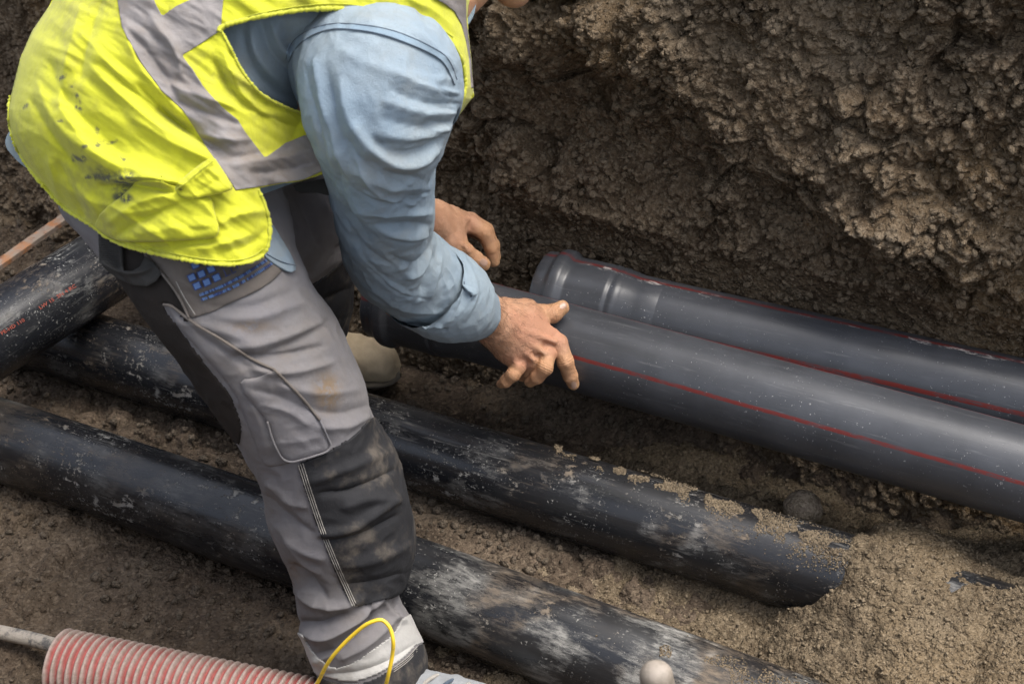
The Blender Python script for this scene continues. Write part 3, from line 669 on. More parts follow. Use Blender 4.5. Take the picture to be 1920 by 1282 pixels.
# vest
ARM = rnd([(413, 52), (467, 37), (517, 27), (588, 18), (668, 18), (719, 27), (769, 40), (819, 59), (848, 82), (866, 111), (872, 141), (871, 170), (853, 211), (800, 245), (700, 262), (620, 235), (578, 215), (534, 201), (490, 178), (467, 151), (450, 127), (433, 90)], 1)
VEST = [(150, -140), (100, 0), (60, 58), (38, 108), (20, 180), (15, 212), (22, 262), (50, 312), (100, 372), (125, 395), (152, 412), (178, 428), (205, 450), (240, 464), (300, 479), (370, 493), (430, 499), (478, 491), (500, 474), (507, 445), (505, 410), (495, 378), (482, 354), (520, 346), (570, 336), (620, 322), (740, 298), (860, 218), (889, 180), (884, 110), (876, 40), (880, 0), (900, -100), (880, -260), (700, -380), (420, -360), (230, -250)]
VEST = np.array(VEST, float)
x, y, F = cut_grid(VEST, 3.2, [ARM]); D = torso_D(x, y)
Vf, Ff = shell(x, y, F, D, .004)
back_poly = np.array([p_ for p_ in VEST if not (120 < p_[0] < 870 and p_[1] > 215)] , float)
BP = rnd([(150, -140), (100, 0), (60, 58), (38, 108), (20, 180), (15, 212), (22, 262), (50, 312), (100, 372), (250, 400), (480, 352), (620, 322), (740, 298), (860, 218), (889, 180), (884, 110), (876, 40), (880, 0), (900, -100), (880, -260), (700, -380), (420, -360), (230, -250)], 1)
xb, yb, Fb = cut_grid(BP, 9.); Vb, Fb2 = shell(xb, yb, Fb, torso_D(xb, yb, -1, False), -.004)
sx_, sy_, _ = proj(Vf)
ST = [(115, 145, 8), (140, 160, 7), (150, 185, 7), (152, 200, 6), (183, 330, 15), (200, 333, 12), (170, 335, 8), (232, 340, 20), (228, 362, 14), (243, 375, 13), (222, 385, 9), (145, 300, 9), (180, 245, 6), (190, 270, 7), (262, 385, 5), (284, 391, 6), (120, 228, 5), (160, 275, 7), (230, 300, 4), (50, 200, 6), (208, 268, 6)]
stn = np.zeros(len(Vf))
wx_ = 9 * fbm(Vf, .02, 3, 911); wy_ = 9 * fbm(Vf, .02, 3, 921)
for a_, b_, r_ in ST: stn = np.maximum(stn, np.exp(-(((sx_ + wx_ - a_) / (r_ * 1.3)) ** 2 + ((sy_ + wy_ - b_) / r_) ** 2)) * 1.3)
sm_ = np.exp(-(segdist(np.array([(118, 145), (150, 190), (165, 260), (205, 330)]), sx_ + wx_ * 2, sy_ + wy_ * 2)[0] / 16) ** 2); stn = np.maximum(stn, .55 * sm_ * (vnoise(Vf, .012, 5) > .1))
soil_ = sstep(sy_, 330, 470) * .0
vest = fixn(mesh('safety_vest', np.concatenate([Vf, Vb]), np.concatenate([Ff, Fb2 + len(Vf)]), M_vest, man, attrs={'stain': np.concatenate([np.clip(stn - .2, 0, 1), np.zeros(len(Vb))])}))
BANDS = [
    ([(190, -200), (222, -60), (220, 0), (228, 50), (265, 117), (302, 168), (342, 205), (369, 248), (399, 292), (443, 356), (487, 350), (570, 336), (614, 316), (700, 296), (690, 262), (640, 250), (596, 251), (570, 254), (537, 268), (497, 296), (460, 248), (446, 225), (416, 201), (379, 161), (356, 124), (341, 104), (362, 91), (411, 59), (414, 52), (418, 0), (440, -90), (380, -80), (356, 0), (330, 12), (304, 31), (293, 12), (289, 0), (285, -60), (262, -190)], .0022),
    ([(800, -90), (812, -4), (835, 8), (853, 22), (866, 46), (875, 80), (880, 110), (884, 165), (888, 165), (883, 108), (875, 40), (874, -10), (880, -80)], .004)]
for P_, lf in BANDS:
    P_ = np.array(P_, float)
    patch('reflective_band', P_, torso_D, lf, .0015, M_band, vest, 3.2, strokes=[([(300, 120), (330, 170), (380, 200)], 9, 2)], nz=.0016)
pxline('trim', list(ARM) if False else [(413, 54), (433, 92), (450, 128), (467, 152), (490, 179), (534, 202), (578, 216), (620, 234)], torso_D, .001, .0023, M_trim, vest, 160, fr=.4)
pxline('trim', [(411, 60), (413, 50), (467, 36), (517, 26), (588, 17), (668, 17), (719, 26), (769, 39), (819, 58), (848, 81), (866, 110), (872, 141), (874, 168), (855, 209)], torso_D, .002, .0030, M_trim, vest, 200, fr=.4)
pxline('trim', [(20, 180), (15, 212), (22, 262), (50, 312), (100, 372), (125, 395), (178, 427), (205, 449), (240, 463), (300, 478), (370, 492), (430, 498), (478, 490), (500, 473), (507, 445), (505, 410), (495, 378), (484, 356)], torso_D, .001, .0027, M_trim, vest, 320, fr=.45)
pxline('stitch_line', [(420, 50), (470, 27), (588, 7), (668, 8), (769, 29), (815, 46), (850, 70)], torso_D, .0012, .0009, M_trim, vest, 120, seg=5)
pxline('stitch_line', [(185, 424), (240, 455), (300, 470), (370, 484), (430, 490), (472, 483), (494, 466)], torso_D, .0012, .0009, M_trim, vest, 120, seg=5)
pocketP = rnd([(176, 424), (187, 401), (206, 383), (230, 367), (256, 339), (300, 341), (345, 354), (398, 369), (403, 400), (413, 434), (403, 447), (345, 451), (280, 454), (222, 453), (196, 440)], 1)
VP = [([(215, 445), (260, 415), (340, 378)], 10, -9), ([(200, 420), (250, 380), (330, 362)], 12, 8), ([(250, 440), (330, 425), (395, 425)], 18, 6), ([(330, 410), (360, 432), (395, 428)], 9, -4), ([(230, 400), (290, 395), (345, 372)], 9, 5)]
pk = patch('pocket', pocketP, torso_D, .014, .010, M_vest, vest, 2.6, VP, edge=.006, attrs={'stain': lambda x, y: np.clip(1.4 * np.exp(-(((x - 236) / 14) ** 2 + ((y - 372) / 11) ** 2)) - .2, 0, 1)})
patch('pocket_flap', rnd([(326, 352), (335, 366), (352, 375), (415, 363), (440, 354), (420, 322), (400, 292), (372, 310), (345, 332)], 1), torso_D, .024, .012, M_vest, pk, 2.4, [([(345, 348), (370, 330), (395, 308)], 7, 4), ([(370, 360), (405, 340), (420, 330)], 8, -3)], edge=.005, attrs={'stain': lambda x, y: 0 * x})
pxline('stitch_line', [(330, 356), (345, 345), (372, 322), (400, 301)], torso_D, .0285, .0008, M_trim, vest, 50, seg=5)
patch('zip', rnd([(548, 346), (612, 334), (640, 332), (640, 362), (612, 366), (590, 360), (556, 360)], 1), lambda x, y: 2.03 + 0 * x, 0, .01, M_web, vest, 3)
# shirt body (under the vest), tails
x, y, F = cut_grid(rnd([(155, -140), (108, 0), (68, 60), (46, 112), (28, 180), (24, 212), (32, 262), (60, 312), (110, 362), (200, 400), (450, 380), (620, 318), (740, 292), (850, 214), (880, 178), (876, 110), (868, 40), (872, 0), (890, -100), (870, -250), (700, -365), (420, -350), (240, -240)], 1), 4.)
SF = [([(470, 50), (480, 110), (540, 170)], 10, 9), ([(490, 45), (505, 100), (560, 150)], 8, -10), ([(455, 60), (465, 120), (520, 180)], 8, -8), ([(510, 45), (525, 90), (570, 130)], 8, 8), ([(530, 45), (540, 80), (560, 110)], 7, -7), ([(470, 150), (520, 190), (580, 205)], 9, 6)]
Ds = torso_D(x, y, 1, False) + .045 - creases(SF, x, y) + .02 * sstep(x, 440, 560) * sstep(y, 30, 90) * (x < 620)
Db = torso_D(x, y, -1, False) - .016
Ds = np.minimum(Ds, Db - .001)
A_ = W(x, y, Ds); B_ = W(x, y, Db); E_ = border(F)
Fs = np.concatenate([F, F[:, ::-1] + len(A_), np.stack([E_[:, 1], E_[:, 0], E_[:, 0] + len(A_), E_[:, 1] + len(A_)], 1)])
shirtV, shirtF = np.concatenate([A_, B_]), Fs

# right sleeve
SL = [(545, 100, 860, 140, 2.06, .05), (543, 112, 866, 156, 1.99, .10), (553, 150, 866, 178, 1.945, .125), (565, 195, 857, 204, 1.935, .125), (585, 245, 842, 238, 1.96, .115), (603, 305, 820, 282, 2.01, .105),
      (617, 368, 815, 335, 2.075, .098), (631, 432, 808, 388, 2.15, .092), (655, 512, 808, 428, 2.23, .085), (697, 562, 832, 452, 2.29, .08), (745, 592, 862, 480, 2.335, .075), (790, 612, 882, 503, 2.37, .068), (812, 618, 893, 515, 2.39, .062)]
SS_ = [([(640, 95), (700, 130), (770, 140), (840, 150)], 12, 3), ([(856, 175), (810, 170), (740, 140)], 7, 6), ([(858, 195), (800, 195), (730, 165)], 7, -6), ([(855, 212), (790, 215), (720, 190)], 7, 6), ([(848, 228), (790, 240), (715, 222)], 7, -6), ([(842, 240), (780, 262), (720, 255)], 8, 6),
       ([(830, 258), (790, 285), (740, 290), (700, 262)], 9, -8), ([(820, 278), (790, 303), (745, 308), (700, 285), (665, 235)], 10, 9), ([(640, 150), (650, 215), (690, 290)], 16, 7), ([(612, 130), (620, 220), (655, 300)], 16, -6), ([(690, 300), (730, 330), (790, 335)], 9, -5), ([(665, 320), (730, 352), (800, 352)], 12, 5),
       ([(640, 360), (700, 420), (760, 445), (805, 440)], 16, 8), ([(680, 390), (740, 400), (806, 400)], 10, 6), ([(690, 415), (750, 425), (805, 420)], 8, -7), ([(730, 480), (770, 500), (800, 475), (805, 430)], 8, -8), ([(760, 520), (790, 510), (812, 470)], 6, 7), ([(745, 505), (775, 495), (800, 450)], 6, 5), ([(790, 545), (805, 515), (815, 465)], 6, -6), ([(805, 560), (818, 520), (826, 480)], 6, 5),
       ([(670, 470), (720, 530), (790, 560)], 12, 6), ([(660, 440), (700, 510), (770, 545)], 8, -5), ([(700, 545), (760, 580), (820, 585)], 9, 5), ([(630, 300), (645, 380), (690, 450)], 12, -5), ([(775, 60), (820, 95), (850, 130)], 10, 4), ([(590, 110), (600, 170), (615, 230)], 9, 4), ([(570, 120), (580, 180), (598, 240)], 6, -4)]
SS_ += [([(700, 270), (760, 275), (815, 262)], 4, -5), ([(640, 250), (690, 320), (770, 350)], 5, -3), ([(650, 345), (720, 385), (800, 372)], 4, -3), ([(668, 300), (705, 365), (780, 385)], 5, 4), ([(720, 440), (760, 455), (800, 445)], 4, -4), ([(690, 500), (740, 545), (800, 560)], 4, -3), ([(820, 170), (855, 182)], 3, -4), ([(815, 200), (852, 206)], 3, -4), ([(800, 225), (845, 232)], 3, -4), ([(795, 250), (838, 250)], 3, -4), ([(640, 400), (680, 470), (740, 500)], 6, -4), ([(600, 180), (625, 270), (650, 330)], 6, 4), ([(590, 200), (606, 280), (628, 360)], 5, -3), ([(735, 380), (770, 372), (806, 360)], 4, -3)]
SF_ = 1
slv = loft(SL, 460, 380, lambda x, y: creases(SS_, x, y) * 1.2 * sstep(x, 540, 600), rough=.003, rsc=.06)
SL2 = [(690, 20, 840, 60, 2.36, .07), (670, 130, 815, 160, 2.44, .07), (655, 250, 800, 260, 2.53, .065), (660, 330, 790, 315, 2.6, .06), (700, 395, 800, 345, 2.66, .05), (745, 430, 806, 372, 2.7, .045)]
slv2 = loft(SL2, 90, 60, rough=.003)
off = 0; VV, FFs = [], []
for v, f in ((shirtV, shirtF), slv, slv2): VV.append(v); FFs.append(f + off); off += len(v)
for P_, D_ in ((rnd([(22, 240), (12, 255), (9, 268), (14, 282), (36, 306), (60, 322), (90, 345), (60, 290), (40, 255)], 1), 2.10), (rnd([(893, -40), (894, 0), (889, 28), (877, 49), (872, 36), (883, 8), (882, -40)], 1), 2.13)):
    x, y, F = cut_grid(P_, 3); v, f = shell(x, y, F, D_ + .0 * x, .006); VV.append(v); FFs.append(f + off); off += len(v)
shirt = fixn(mesh('shirt', np.concatenate(VV), np.concatenate(FFs), M_shirt, man))
T_slv = bvh([slv]); slD = lambda x, y: castD(T_slv, x, y)
# rolled cuff
CF = [(728, 590, 850, 468, 2.312, .088), (752, 606, 868, 474, 2.335, .09), (790, 628, 886, 488, 2.362, .084), (818, 631, 899, 505, 2.39, .076), (836, 629, 905, 524, 2.408, .068), (838, 622, 902, 528, 2.412, .058), (815, 605, 880, 520, 2.39, .050)]
CS = [([(800, 622), (850, 590), (860, 540)], 7, -7), ([(770, 612), (820, 590), (845, 540)], 6, 5), ([(850, 480), (872, 520), (872, 560), (850, 600)], 5, -5), ([(865, 470), (890, 520), (893, 560), (870, 600)], 5, 4), ([(780, 600), (800, 612), (830, 615)], 4, 7), ([(790, 612), (812, 622), (838, 618)], 4, -6), ([(872, 545), (885, 552), (880, 562)], 4, 5)]
cfv, cff = loft(CF, 100, 200, lambda x, y: creases(CS, x, y), rough=.0016, rsc=.04)
cuff = mesh('cuff', cfv, cff, M_shirt, shirt)
pxline('seam', [(850, 474), (863, 500), (872, 530), (868, 545), (848, 568), (828, 585), (818, 600), (790, 603), (765, 598)], lambda x, y: castD(bvh([(cfv, cff)]), x, y), .0006, .0009, M_thread, shirt, 70, seg=5)
patch('cuff_tab', rnd([(866, 532), (874, 545), (886, 556), (896, 553), (893, 541), (880, 536)], 1), lambda x, y: castD(bvh([(cfv, cff)]), x, y), .009, .006, M_shirt, cuff, 1.6, [([(870, 538), (885, 548)], 3, 3)], edge=.004)
seamp = [(536, 112), (540, 92), (553, 72), (580, 55), (610, 46), (640, 43), (705, 49), (760, 64), (826, 96), (845, 115), (857, 150)]
allD = bvh([(shirtV, shirtF), slv]); shD = lambda x, y: castD(allD, x, y)
x, y, F = cut_grid(np.concatenate([rnd(seamp, 2, False), rnd([(853, 160), (838, 124), (818, 104), (755, 77), (702, 60), (640, 53), (612, 56), (586, 65), (563, 80), (549, 98), (542, 116)], 2, False)]), 2.2)
Dq = shD(x, y); v, f = shell(x, y, F, Dq - .0035, .004); fixn(mesh('shoulder_seam', v, f, M_seam, shirt))
pxline('seam', seamp, shD, .0040, .0006, M_thread, shirt, 120, seg=5)
pxline('seam', [(542, 116), (549, 98), (563, 80), (586, 65), (612, 56), (640, 53), (702, 60), (755, 77), (818, 104), (838, 124), (853, 160)], shD, .0040, .0006, M_thread, shirt, 120, seg=5)

# trousers
V3 = [trR, trL, trP]; off = 0; VV, FFs = [], []
for v, f in V3: VV.append(v); FFs.append(f + off); off += len(v)
VV = np.concatenate(VV); tx, ty, _ = proj(VV)
stn = 1.1 * np.exp(-(((tx - 615) / 26) ** 2 + ((ty - 735) / 38) ** 2)) + .6 * np.exp(-(((tx - 470) / 50) ** 2 + ((ty - 612) / 14) ** 2)) + .5 * np.exp(-(((tx - 545) / 30) ** 2 + ((ty - 1075) / 30) ** 2))
trous = fixn(mesh('trousers', VV, np.concatenate(FFs), M_trou, man, attrs={'stain': np.clip(stn, 0, 1)}))
T_tr = bvh([trR]); trD = lambda x, y: castD(T_tr, x, y); T_tl = bvh([trL]); tlD = lambda x, y: castD(T_tl, x, y)
def zone(name, mesh_, poly, lift, mat, nu, nv, both=False):
    "part of a cloth tube inside an outline, as a second layer lift metres proud"
    v, f = mesh_; N = gnormals(v.reshape(nu, nv, 3)).reshape(-1, 3); c = v.reshape(nu, nv, 3).mean(1, keepdims=True).repeat(nv, 1).reshape(-1, 3)
    if ((N * (v - c)).sum(-1).mean() < 0): N = -N
    x, y, _ = proj(v); ins = interior(poly, x, y) & ((N @ FW < .35) | both)
    use = ins[f].all(1); ids = np.unique(f[use]); mp = np.full(len(v), -1); mp[ids] = np.arange(len(ids)); F = mp[f[use]]
    A = v[ids] + N[ids] * lift; B = v[ids] - N[ids] * .0005; E = border(F); n = len(A)
    return fixn(mesh(name, np.concatenate([A, B]), np.concatenate([F, F[:, ::-1] + n, np.stack([E[:, 1], E[:, 0], E[:, 0] + n, E[:, 1] + n], 1)]), mat, trous))
zone('knee_patch', trR, rnd([(556, 868), (590, 856), (622, 840), (662, 817), (700, 776), (860, 760), (860, 1080), (765, 1085), (752, 1112), (705, 1130), (661, 1137), (640, 1100), (622, 1055), (600, 1000), (576, 930)], 1), .0028, M_blk, 480, 300)
zone('knee_patch', trL, rnd([(480, 600), (568, 541), (606, 520), (645, 487), (700, 450), (720, 650), (480, 650)], 1), .0028, M_blk, 240, 200)
zone('back_panel', trR, rnd([(231, 430), (272, 455), (314, 522), (340, 564), (360, 604), (345, 604), (316, 572), (304, 570), (335, 613), (393, 692), (433, 737), (456, 800), (448, 840), (380, 760), (215, 560), (218, 520)], 1), .002, M_dkp, 480, 300, True)
zone('ankle_band', trR, rnd([(560, 1178), (592, 1228), (625, 1253), (660, 1243), (700, 1215), (735, 1190), (757, 1152), (800, 1150), (830, 1200), (782, 1206), (765, 1226), (740, 1246), (700, 1268), (660, 1280), (620, 1272), (590, 1262), (540, 1200)], 1), .0022, M_refl, 480, 300, True)
zone('hem', trR, [(530, 1230), (590, 1266), (620, 1276), (660, 1284), (700, 1272), (740, 1250), (765, 1230), (784, 1209), (860, 1190), (860, 1400), (530, 1400)], .002, M_blk, 480, 300, True)
for k_ in (0, 4.2, 8.4):
    pxline('stitch_line', [(559 + k_, 871 - k_ * .4), (578 + k_, 930), (602 + k_, 1000), (625 + k_, 1056), (645 + k_, 1100), (661 + k_, 1136)], trD, .0036, .0007, M_stitch, trous, 110, seg=5)
for k_ in (0, 4, 8):
    pxline('stitch_line', [(738, 1251 + k_), (765, 1232 + k_), (782, 1212 + k_)], trD, .003, .0006, M_stitch, trous, 40, seg=5)
pocket2 = rnd([(305, 569), (320, 571), (345, 592), (373, 613), (412, 634), (470, 673), (514, 692), (560, 740), (600, 787), (626, 843), (535, 871), (497, 876), (485, 850), (478, 830), (458, 780), (440, 735), (395, 680), (345, 625)], 1)
tp = patch('cargo_pocket', pocket2, trD, .006, .006, M_trou, trous, 3, [([(330, 590), (400, 645), (470, 690)], 10, -6), ([(470, 760), (490, 800), (500, 850)], 10, 5)], edge=.004, attrs={'stain': lambda x, y: 0 * x})
flp = patch('pocket_flap', rnd([(450, 712), (487, 707), (514, 693), (560, 738), (600, 787), (626, 843), (580, 858), (534, 871), (513, 830), (500, 788), (470, 752), (455, 735)], 1), trD, .013, .006, M_trou, tp, 2.6, [([(470, 730), (520, 740), (560, 760)], 9, -4), ([(490, 760), (540, 770), (580, 800)], 9, 4), ([(520, 830), (560, 830), (600, 820)], 9, 3)], edge=.004, attrs={'stain': lambda x, y: 0 * x})
pxline('piping', [(306, 571), (320, 572), (345, 592), (373, 613), (412, 634), (470, 673), (513, 692)], trD, .0075, .0022, M_flap, trous, 80, fr=.1)
pxline('piping', [(513, 692), (560, 738), (600, 787)], trD, .0145, .0022, M_flap, trous, 60, fr=.1)
pxline('piping', [(600, 787), (612, 815), (625, 843), (580, 858), (534, 870), (513, 832), (501, 790)], trD, .0145, .0016, M_trou, trous, 80)
logoP = rnd([(262, 468), (290, 498), (312, 522), (338, 560), (355, 597), (378, 591), (400, 584), (432, 568), (482, 546), (511, 527), (533, 504), (512, 462), (400, 430), (262, 440)], 1)
lfp = patch('holster_pocket', logoP, trD, .006, .005, M_flap, trous, 3, [([(330, 545), (360, 550), (380, 565)], 6, -3), ([(335, 525), (350, 530), (360, 540)], 6, 3)], edge=.003)
pxline('piping', [(272, 478), (312, 522), (338, 560), (354, 596)], trD, .0105, .0018, M_flap, trous, 60)
pxline('stitch_line', [(330, 528), (345, 558), (366, 590)], trD, .0118, .0007, M_stitch, trous, 50, seg=5)
def lgD(x, y): return trD(x, y) - .0115
VV, FFl, MI = [], [], []
def addquad(cx, cy, wx, wy, ang, mi, lift=0., rim=None):
    ca, sa = math.cos(ang), math.sin(ang); q = []
    for a_, b_ in ((-1, -1), (1, -1), (1, 1), (-1, 1)): q.append((cx + ca * a_ * wx - sa * b_ * wy, cy + sa * a_ * wx + ca * b_ * wy))
    q = np.array(q); dd = lgD(np.array([cx]), np.array([cy]))[0] - lift
    n = len(VV); 
    for p_ in q: VV.append(W(p_[0], p_[1], dd))
    for p_ in q: VV.append(W(p_[0], p_[1], dd + .003))
    for f_ in ([0, 1, 2, 3], [0, 4, 5, 1], [1, 5, 6, 2], [2, 6, 7, 3], [3, 7, 4, 0]): FFl.append([n + i for i in f_]); MI.append(mi)
for cx, cy in ((365.6, 497), (395.6, 504.5), (377.5, 513.7), (359.4, 520.3), (406, 520.6), (387.5, 529.4), (369.4, 535.8)):
    addquad(cx, cy, 7.6, 7.0, -.42, 1); addquad(cx, cy, 5.8, 5.2, -.42, 0, .0009)
for cx, cy, wx, wy in ((421, 510, .8, 7.5), (427, 516.5, 6, .8), (433, 505, .8, 6), (439, 511, 4.5, .8), (444, 498, .8, 6)): addquad(cx, cy, wx, wy, -.42, 1)
for ln, (xa, ya, xb_, yb_, sag) in enumerate(((375, 553, 499, 488, 6), (378, 562, 512, 492, 7))):
    n_ = 46
    for i in range(n_):
        if rng.random() < .08: continue
        t_ = i / (n_ - 1); px_ = xa + (xb_ - xa) * t_; py_ = ya + (yb_ - ya) * t_ + sag * math.sin(math.pi * t_)
        addquad(px_, py_, .8 + .5 * rng.random(), 2.4 + .6 * rng.random(), -.45 - .15 * t_, int(rng.random() < .35))
        if rng.random() < .6: addquad(px_ + 1.2, py_ + rng.uniform(-1.8, 1.4), 1.2, .6, -.45 - .15 * t_, 0, .0002)
mesh('embroidered_logo', np.array(VV), FFl, [M_logo, M_logoe], lfp, smooth=False, midx=MI)
# webbing loop
def wD(x, y): return np.minimum(1.965, .5 * (trD(x, y) + trD(x + 25, y)) - .012) + .0004 * np.abs(y - 470) * 0
wb = patch('tool_loop', [(184, 436), (231, 446), (232, 507), (247, 508), (262, 500), (268, 488), (272, 480), (290, 494), (303, 512), (292, 528), (275, 537), (250, 535), (224, 524), (200, 508), (186, 490)], lambda x, y: wD(x, y), .0, .004, M_web, trous, 2.2, [([(190, 492), (225, 512), (262, 512), (285, 500)], 6, 9), ([(232, 440), (232, 505)], 3, -6)], edge=.002)
for k_ in range(16):
    yy = 446 + k_ * 4.
    if yy < 500: pxline('webbing_rib', [(186, yy), (229, yy + 1)], lambda x, y: wD(x, y), .0007, .0007, M_web, wb, 8, seg=4)
patch('shirt_tail', rnd([(495, 400), (515, 425), (530, 450), (548, 480), (557, 505), (545, 511), (520, 497), (495, 478), (480, 440)], 1), trD, .012, .003, M_shirt, shirt, 2.6, [([(515, 440), (535, 480), (548, 500)], 7, 3)])
pxline('seam', [(500, 476), (520, 488), (540, 495), (556, 498)], trD, .0135, .0008, M_thread, shirt, 40, seg=5)

# ------------------------------------------------------------------ body: one continuous skin grown from a distance field
def surfnet(Fv, org, h):
    "surface nets: faces of the zero level of a sampled field"
    s = Fv < 0; nx, ny, nz = Fv.shape
    c = np.zeros((nx - 1, ny - 1, nz - 1), np.int8)
    for a in (0, 1):
        for b in (0, 1):
            for d in (0, 1): c += s[a:nx - 1 + a, b:ny - 1 + b, d:nz - 1 + d]
    act = (c > 0) & (c < 8); I = np.argwhere(act); idx = np.full(act.shape, -1, np.int64); idx[act] = np.arange(len(I))
    acc = np.zeros((len(I), 3)); cnt = np.zeros(len(I))
    cor = [np.array(q) for q in ((0, 0, 0), (1, 0, 0), (0, 1, 0), (1, 1, 0), (0, 0, 1), (1, 0, 1), (0, 1, 1), (1, 1, 1))]
    for i in range(8):
        for j in range(i + 1, 8):
            dd = cor[j] - cor[i]
            if np.abs(dd).sum() != 1: continue
            a = Fv[tuple((I + cor[i]).T)]; b = Fv[tuple((I + cor[j]).T)]; k = (a < 0) != (b < 0)
            t = np.where(k, a / np.where(k, a - b, 1), 0); acc += np.where(k[:, None], cor[i] + t[:, None] * dd, 0); cnt += k
    V = org + h * (I + acc / cnt[:, None]); Fs = []
    for ax in range(3):
        o1, o2 = (ax + 1) % 3, (ax + 2) % 3
        sl0 = [slice(None)] * 3; sl1 = [slice(None)] * 3; sl0[ax] = slice(0, -1); sl1[ax] = slice(1, None)
        a = s[tuple(sl0)]; b = s[tuple(sl1)]; E = np.argwhere(a != b); E = E[(E[:, o1] > 0) & (E[:, o2] > 0) & (E[:, o1] < Fv.shape[o1] - 1) & (E[:, o2] < Fv.shape[o2] - 1)]
        q = []
        for d1, d2 in ((0, 0), (1, 0), (1, 1), (0, 1)):
            e = E.copy(); e[:, o1] -= d1; e[:, o2] -= d2; q.append(idx[tuple(e.T)])
        q = np.stack(q, 1); fl = a[tuple(E.T)]; q[~fl] = q[~fl][:, ::-1]; Fs.append(q)
    return V, np.concatenate(Fs)
class Field:
    def __init__(s, lo, hi, h):
        s.h = h; s.lo = np.array(lo); n = np.ceil((np.array(hi) - s.lo) / h).astype(int) + 1; s.n = n; s.F = np.full(n, .05)
    def block(s, lo, hi):
        a = np.clip(((lo - s.lo) / s.h).astype(int), 0, s.n); b = np.clip(((hi - s.lo) / s.h).astype(int) + 2, 0, s.n)
        g = np.meshgrid(*[s.lo[i] + s.h * np.arange(a[i], b[i]) for i in range(3)], indexing='ij')
        return tuple(slice(a[i], b[i]) for i in range(3)), np.stack(g, -1)
def cone(P, a, b, ra, rb, flat=None):
    ab = b - a; L2 = max(ab @ ab, 1e-12); q = P - a; t = np.clip((q @ ab) / L2, 0, 1); r = q - t[..., None] * ab
    if flat is not None:
        ax, f = flat; r = r + (r @ ax)[..., None] * ax * (f - 1)
    return np.sqrt((r ** 2).sum(-1)) - (ra + (rb - ra) * t)
def smin(a, b, k):
    hh = np.clip(.5 + .5 * (b - a) / k, 0, 1); return b + (a - b) * hh - k * hh * (1 - hh)
def chainfield(P, pts, rad, k=.004, flat=None):
    f = None
    for i in range(len(pts) - 1):
        c = cone(P, pts[i], pts[i + 1], rad[i], rad[i + 1], flat); f = c if f is None else smin(f, c, k)
    return f
def grow(base, fingers, h, k=.008, extras=()):
    "base: list of (points, radii, blend); fingers stay apart from one another"
    allp = np.concatenate([np.array(b[0]) for b in base] + [np.array(f[0]) for f in fingers]); lo = allp.min(0) - .06; hi = allp.max(0) + .06
    fd = Field(lo, hi, h); sl, P = fd.block(lo, hi); B = None
    for pts, rad, kk in base:
        pts = np.array(pts); c = np.full(P.shape[:3], .05); l2 = pts.min(0) - max(rad) - .03; h2 = pts.max(0) + max(rad) + .03
        s2, Q = fd.block(l2, h2); c[s2] = chainfield(Q, pts, rad, .01); B = c if B is None else smin(B, c, kk)
    for pts, rad, kk in extras:       # tendons, veins, pads
        pts = np.array(pts); l2 = pts.min(0) - max(rad) - .012; h2 = pts.max(0) + max(rad) + .012
        s2, Q = fd.block(l2, h2); B[s2] = smin(B[s2], chainfield(Q, pts, rad, .002), kk)
    Fo = B.copy()
    for pts, rad in fingers:
        pts = np.array(pts, float); pts[0] = pts[0] * .45 + pts[1] * .55; rad = (rad[0] * .85,) + tuple(rad[1:])
        pts = pts; l2 = pts.min(0) - max(rad) - .02; h2 = pts.max(0) + max(rad) + .02
        s2, Q = fd.block(l2, h2); c = chainfield(Q, pts, rad, .0045); Fo[s2] = np.minimum(Fo[s2], smin(B[s2], c, k))
    # small skin relief
    near = np.abs(Fo) < .004; ii = np.argwhere(near); Pn = fd.lo + fd.h * ii
    Fo[near] += .0006 * fbm(Pn, .010, 3, 601)
    V, F = surfnet(Fo, fd.lo, fd.h); return V, F
def J(*a): return [W(p_[0], p_[1], p_[2]) for p_ in a]
# right hand, laid over the grey pipe
dzR = -.010
def R_(*a): return [W(p_[0], p_[1], p_[2] + dzR) for p_ in a]
FR = [
    (R_((1022, 620, 2.605), (1047, 642, 2.592), (1060, 678, 2.592), (1069, 704, 2.612), (1075, 720, 2.628)), (.014, .0158, .0150, .0132, .0112)),
    (R_((1000, 640, 2.60), (1027, 664, 2.580), (1022, 689, 2.566), (1007, 706, 2.582), (994, 715, 2.60)), (.014, .0150, .0142, .0128, .0108)),
    (R_((980, 645, 2.60), (1001, 677, 2.580), (993, 696, 2.598), (981, 703, 2.625), (972, 702, 2.645)), (.014, .0150, .0125, .0115, .0105)),
    (R_((955, 650, 2.60), (971, 687, 2.572), (962, 702, 2.567), (949, 714, 2.578), (940, 719, 2.59)), (.013, .0140, .0124, .0108, .0088)),
    (R_((950, 590, 2.59), (985, 585, 2.60), (1016, 590, 2.615), (1036, 588, 2.622), (1053, 577, 2.628)), (.018, .021, .0185, .0172, .0142)),
]
BR = [(R_((760, 545, 2.42), (850, 568, 2.47), (900, 585, 2.51), (938, 606, 2.55)), (.050, .043, .040, .036), .02),
      (R_((938, 606, 2.555), (985, 612, 2.585), (1030, 632, 2.595)), (.034, .032, .0195), .02),
      (R_((938, 612, 2.555), (985, 640, 2.585), (1012, 660, 2.59)), (.032, .031, .0195), .02),
      (R_((932, 618, 2.56), (958, 650, 2.58), (972, 676, 2.585)), (.034, .032, .0195), .02),
      (R_((945, 590, 2.56), (985, 588, 2.59), (1010, 600, 2.605)), (.03, .026, .016), .016)]
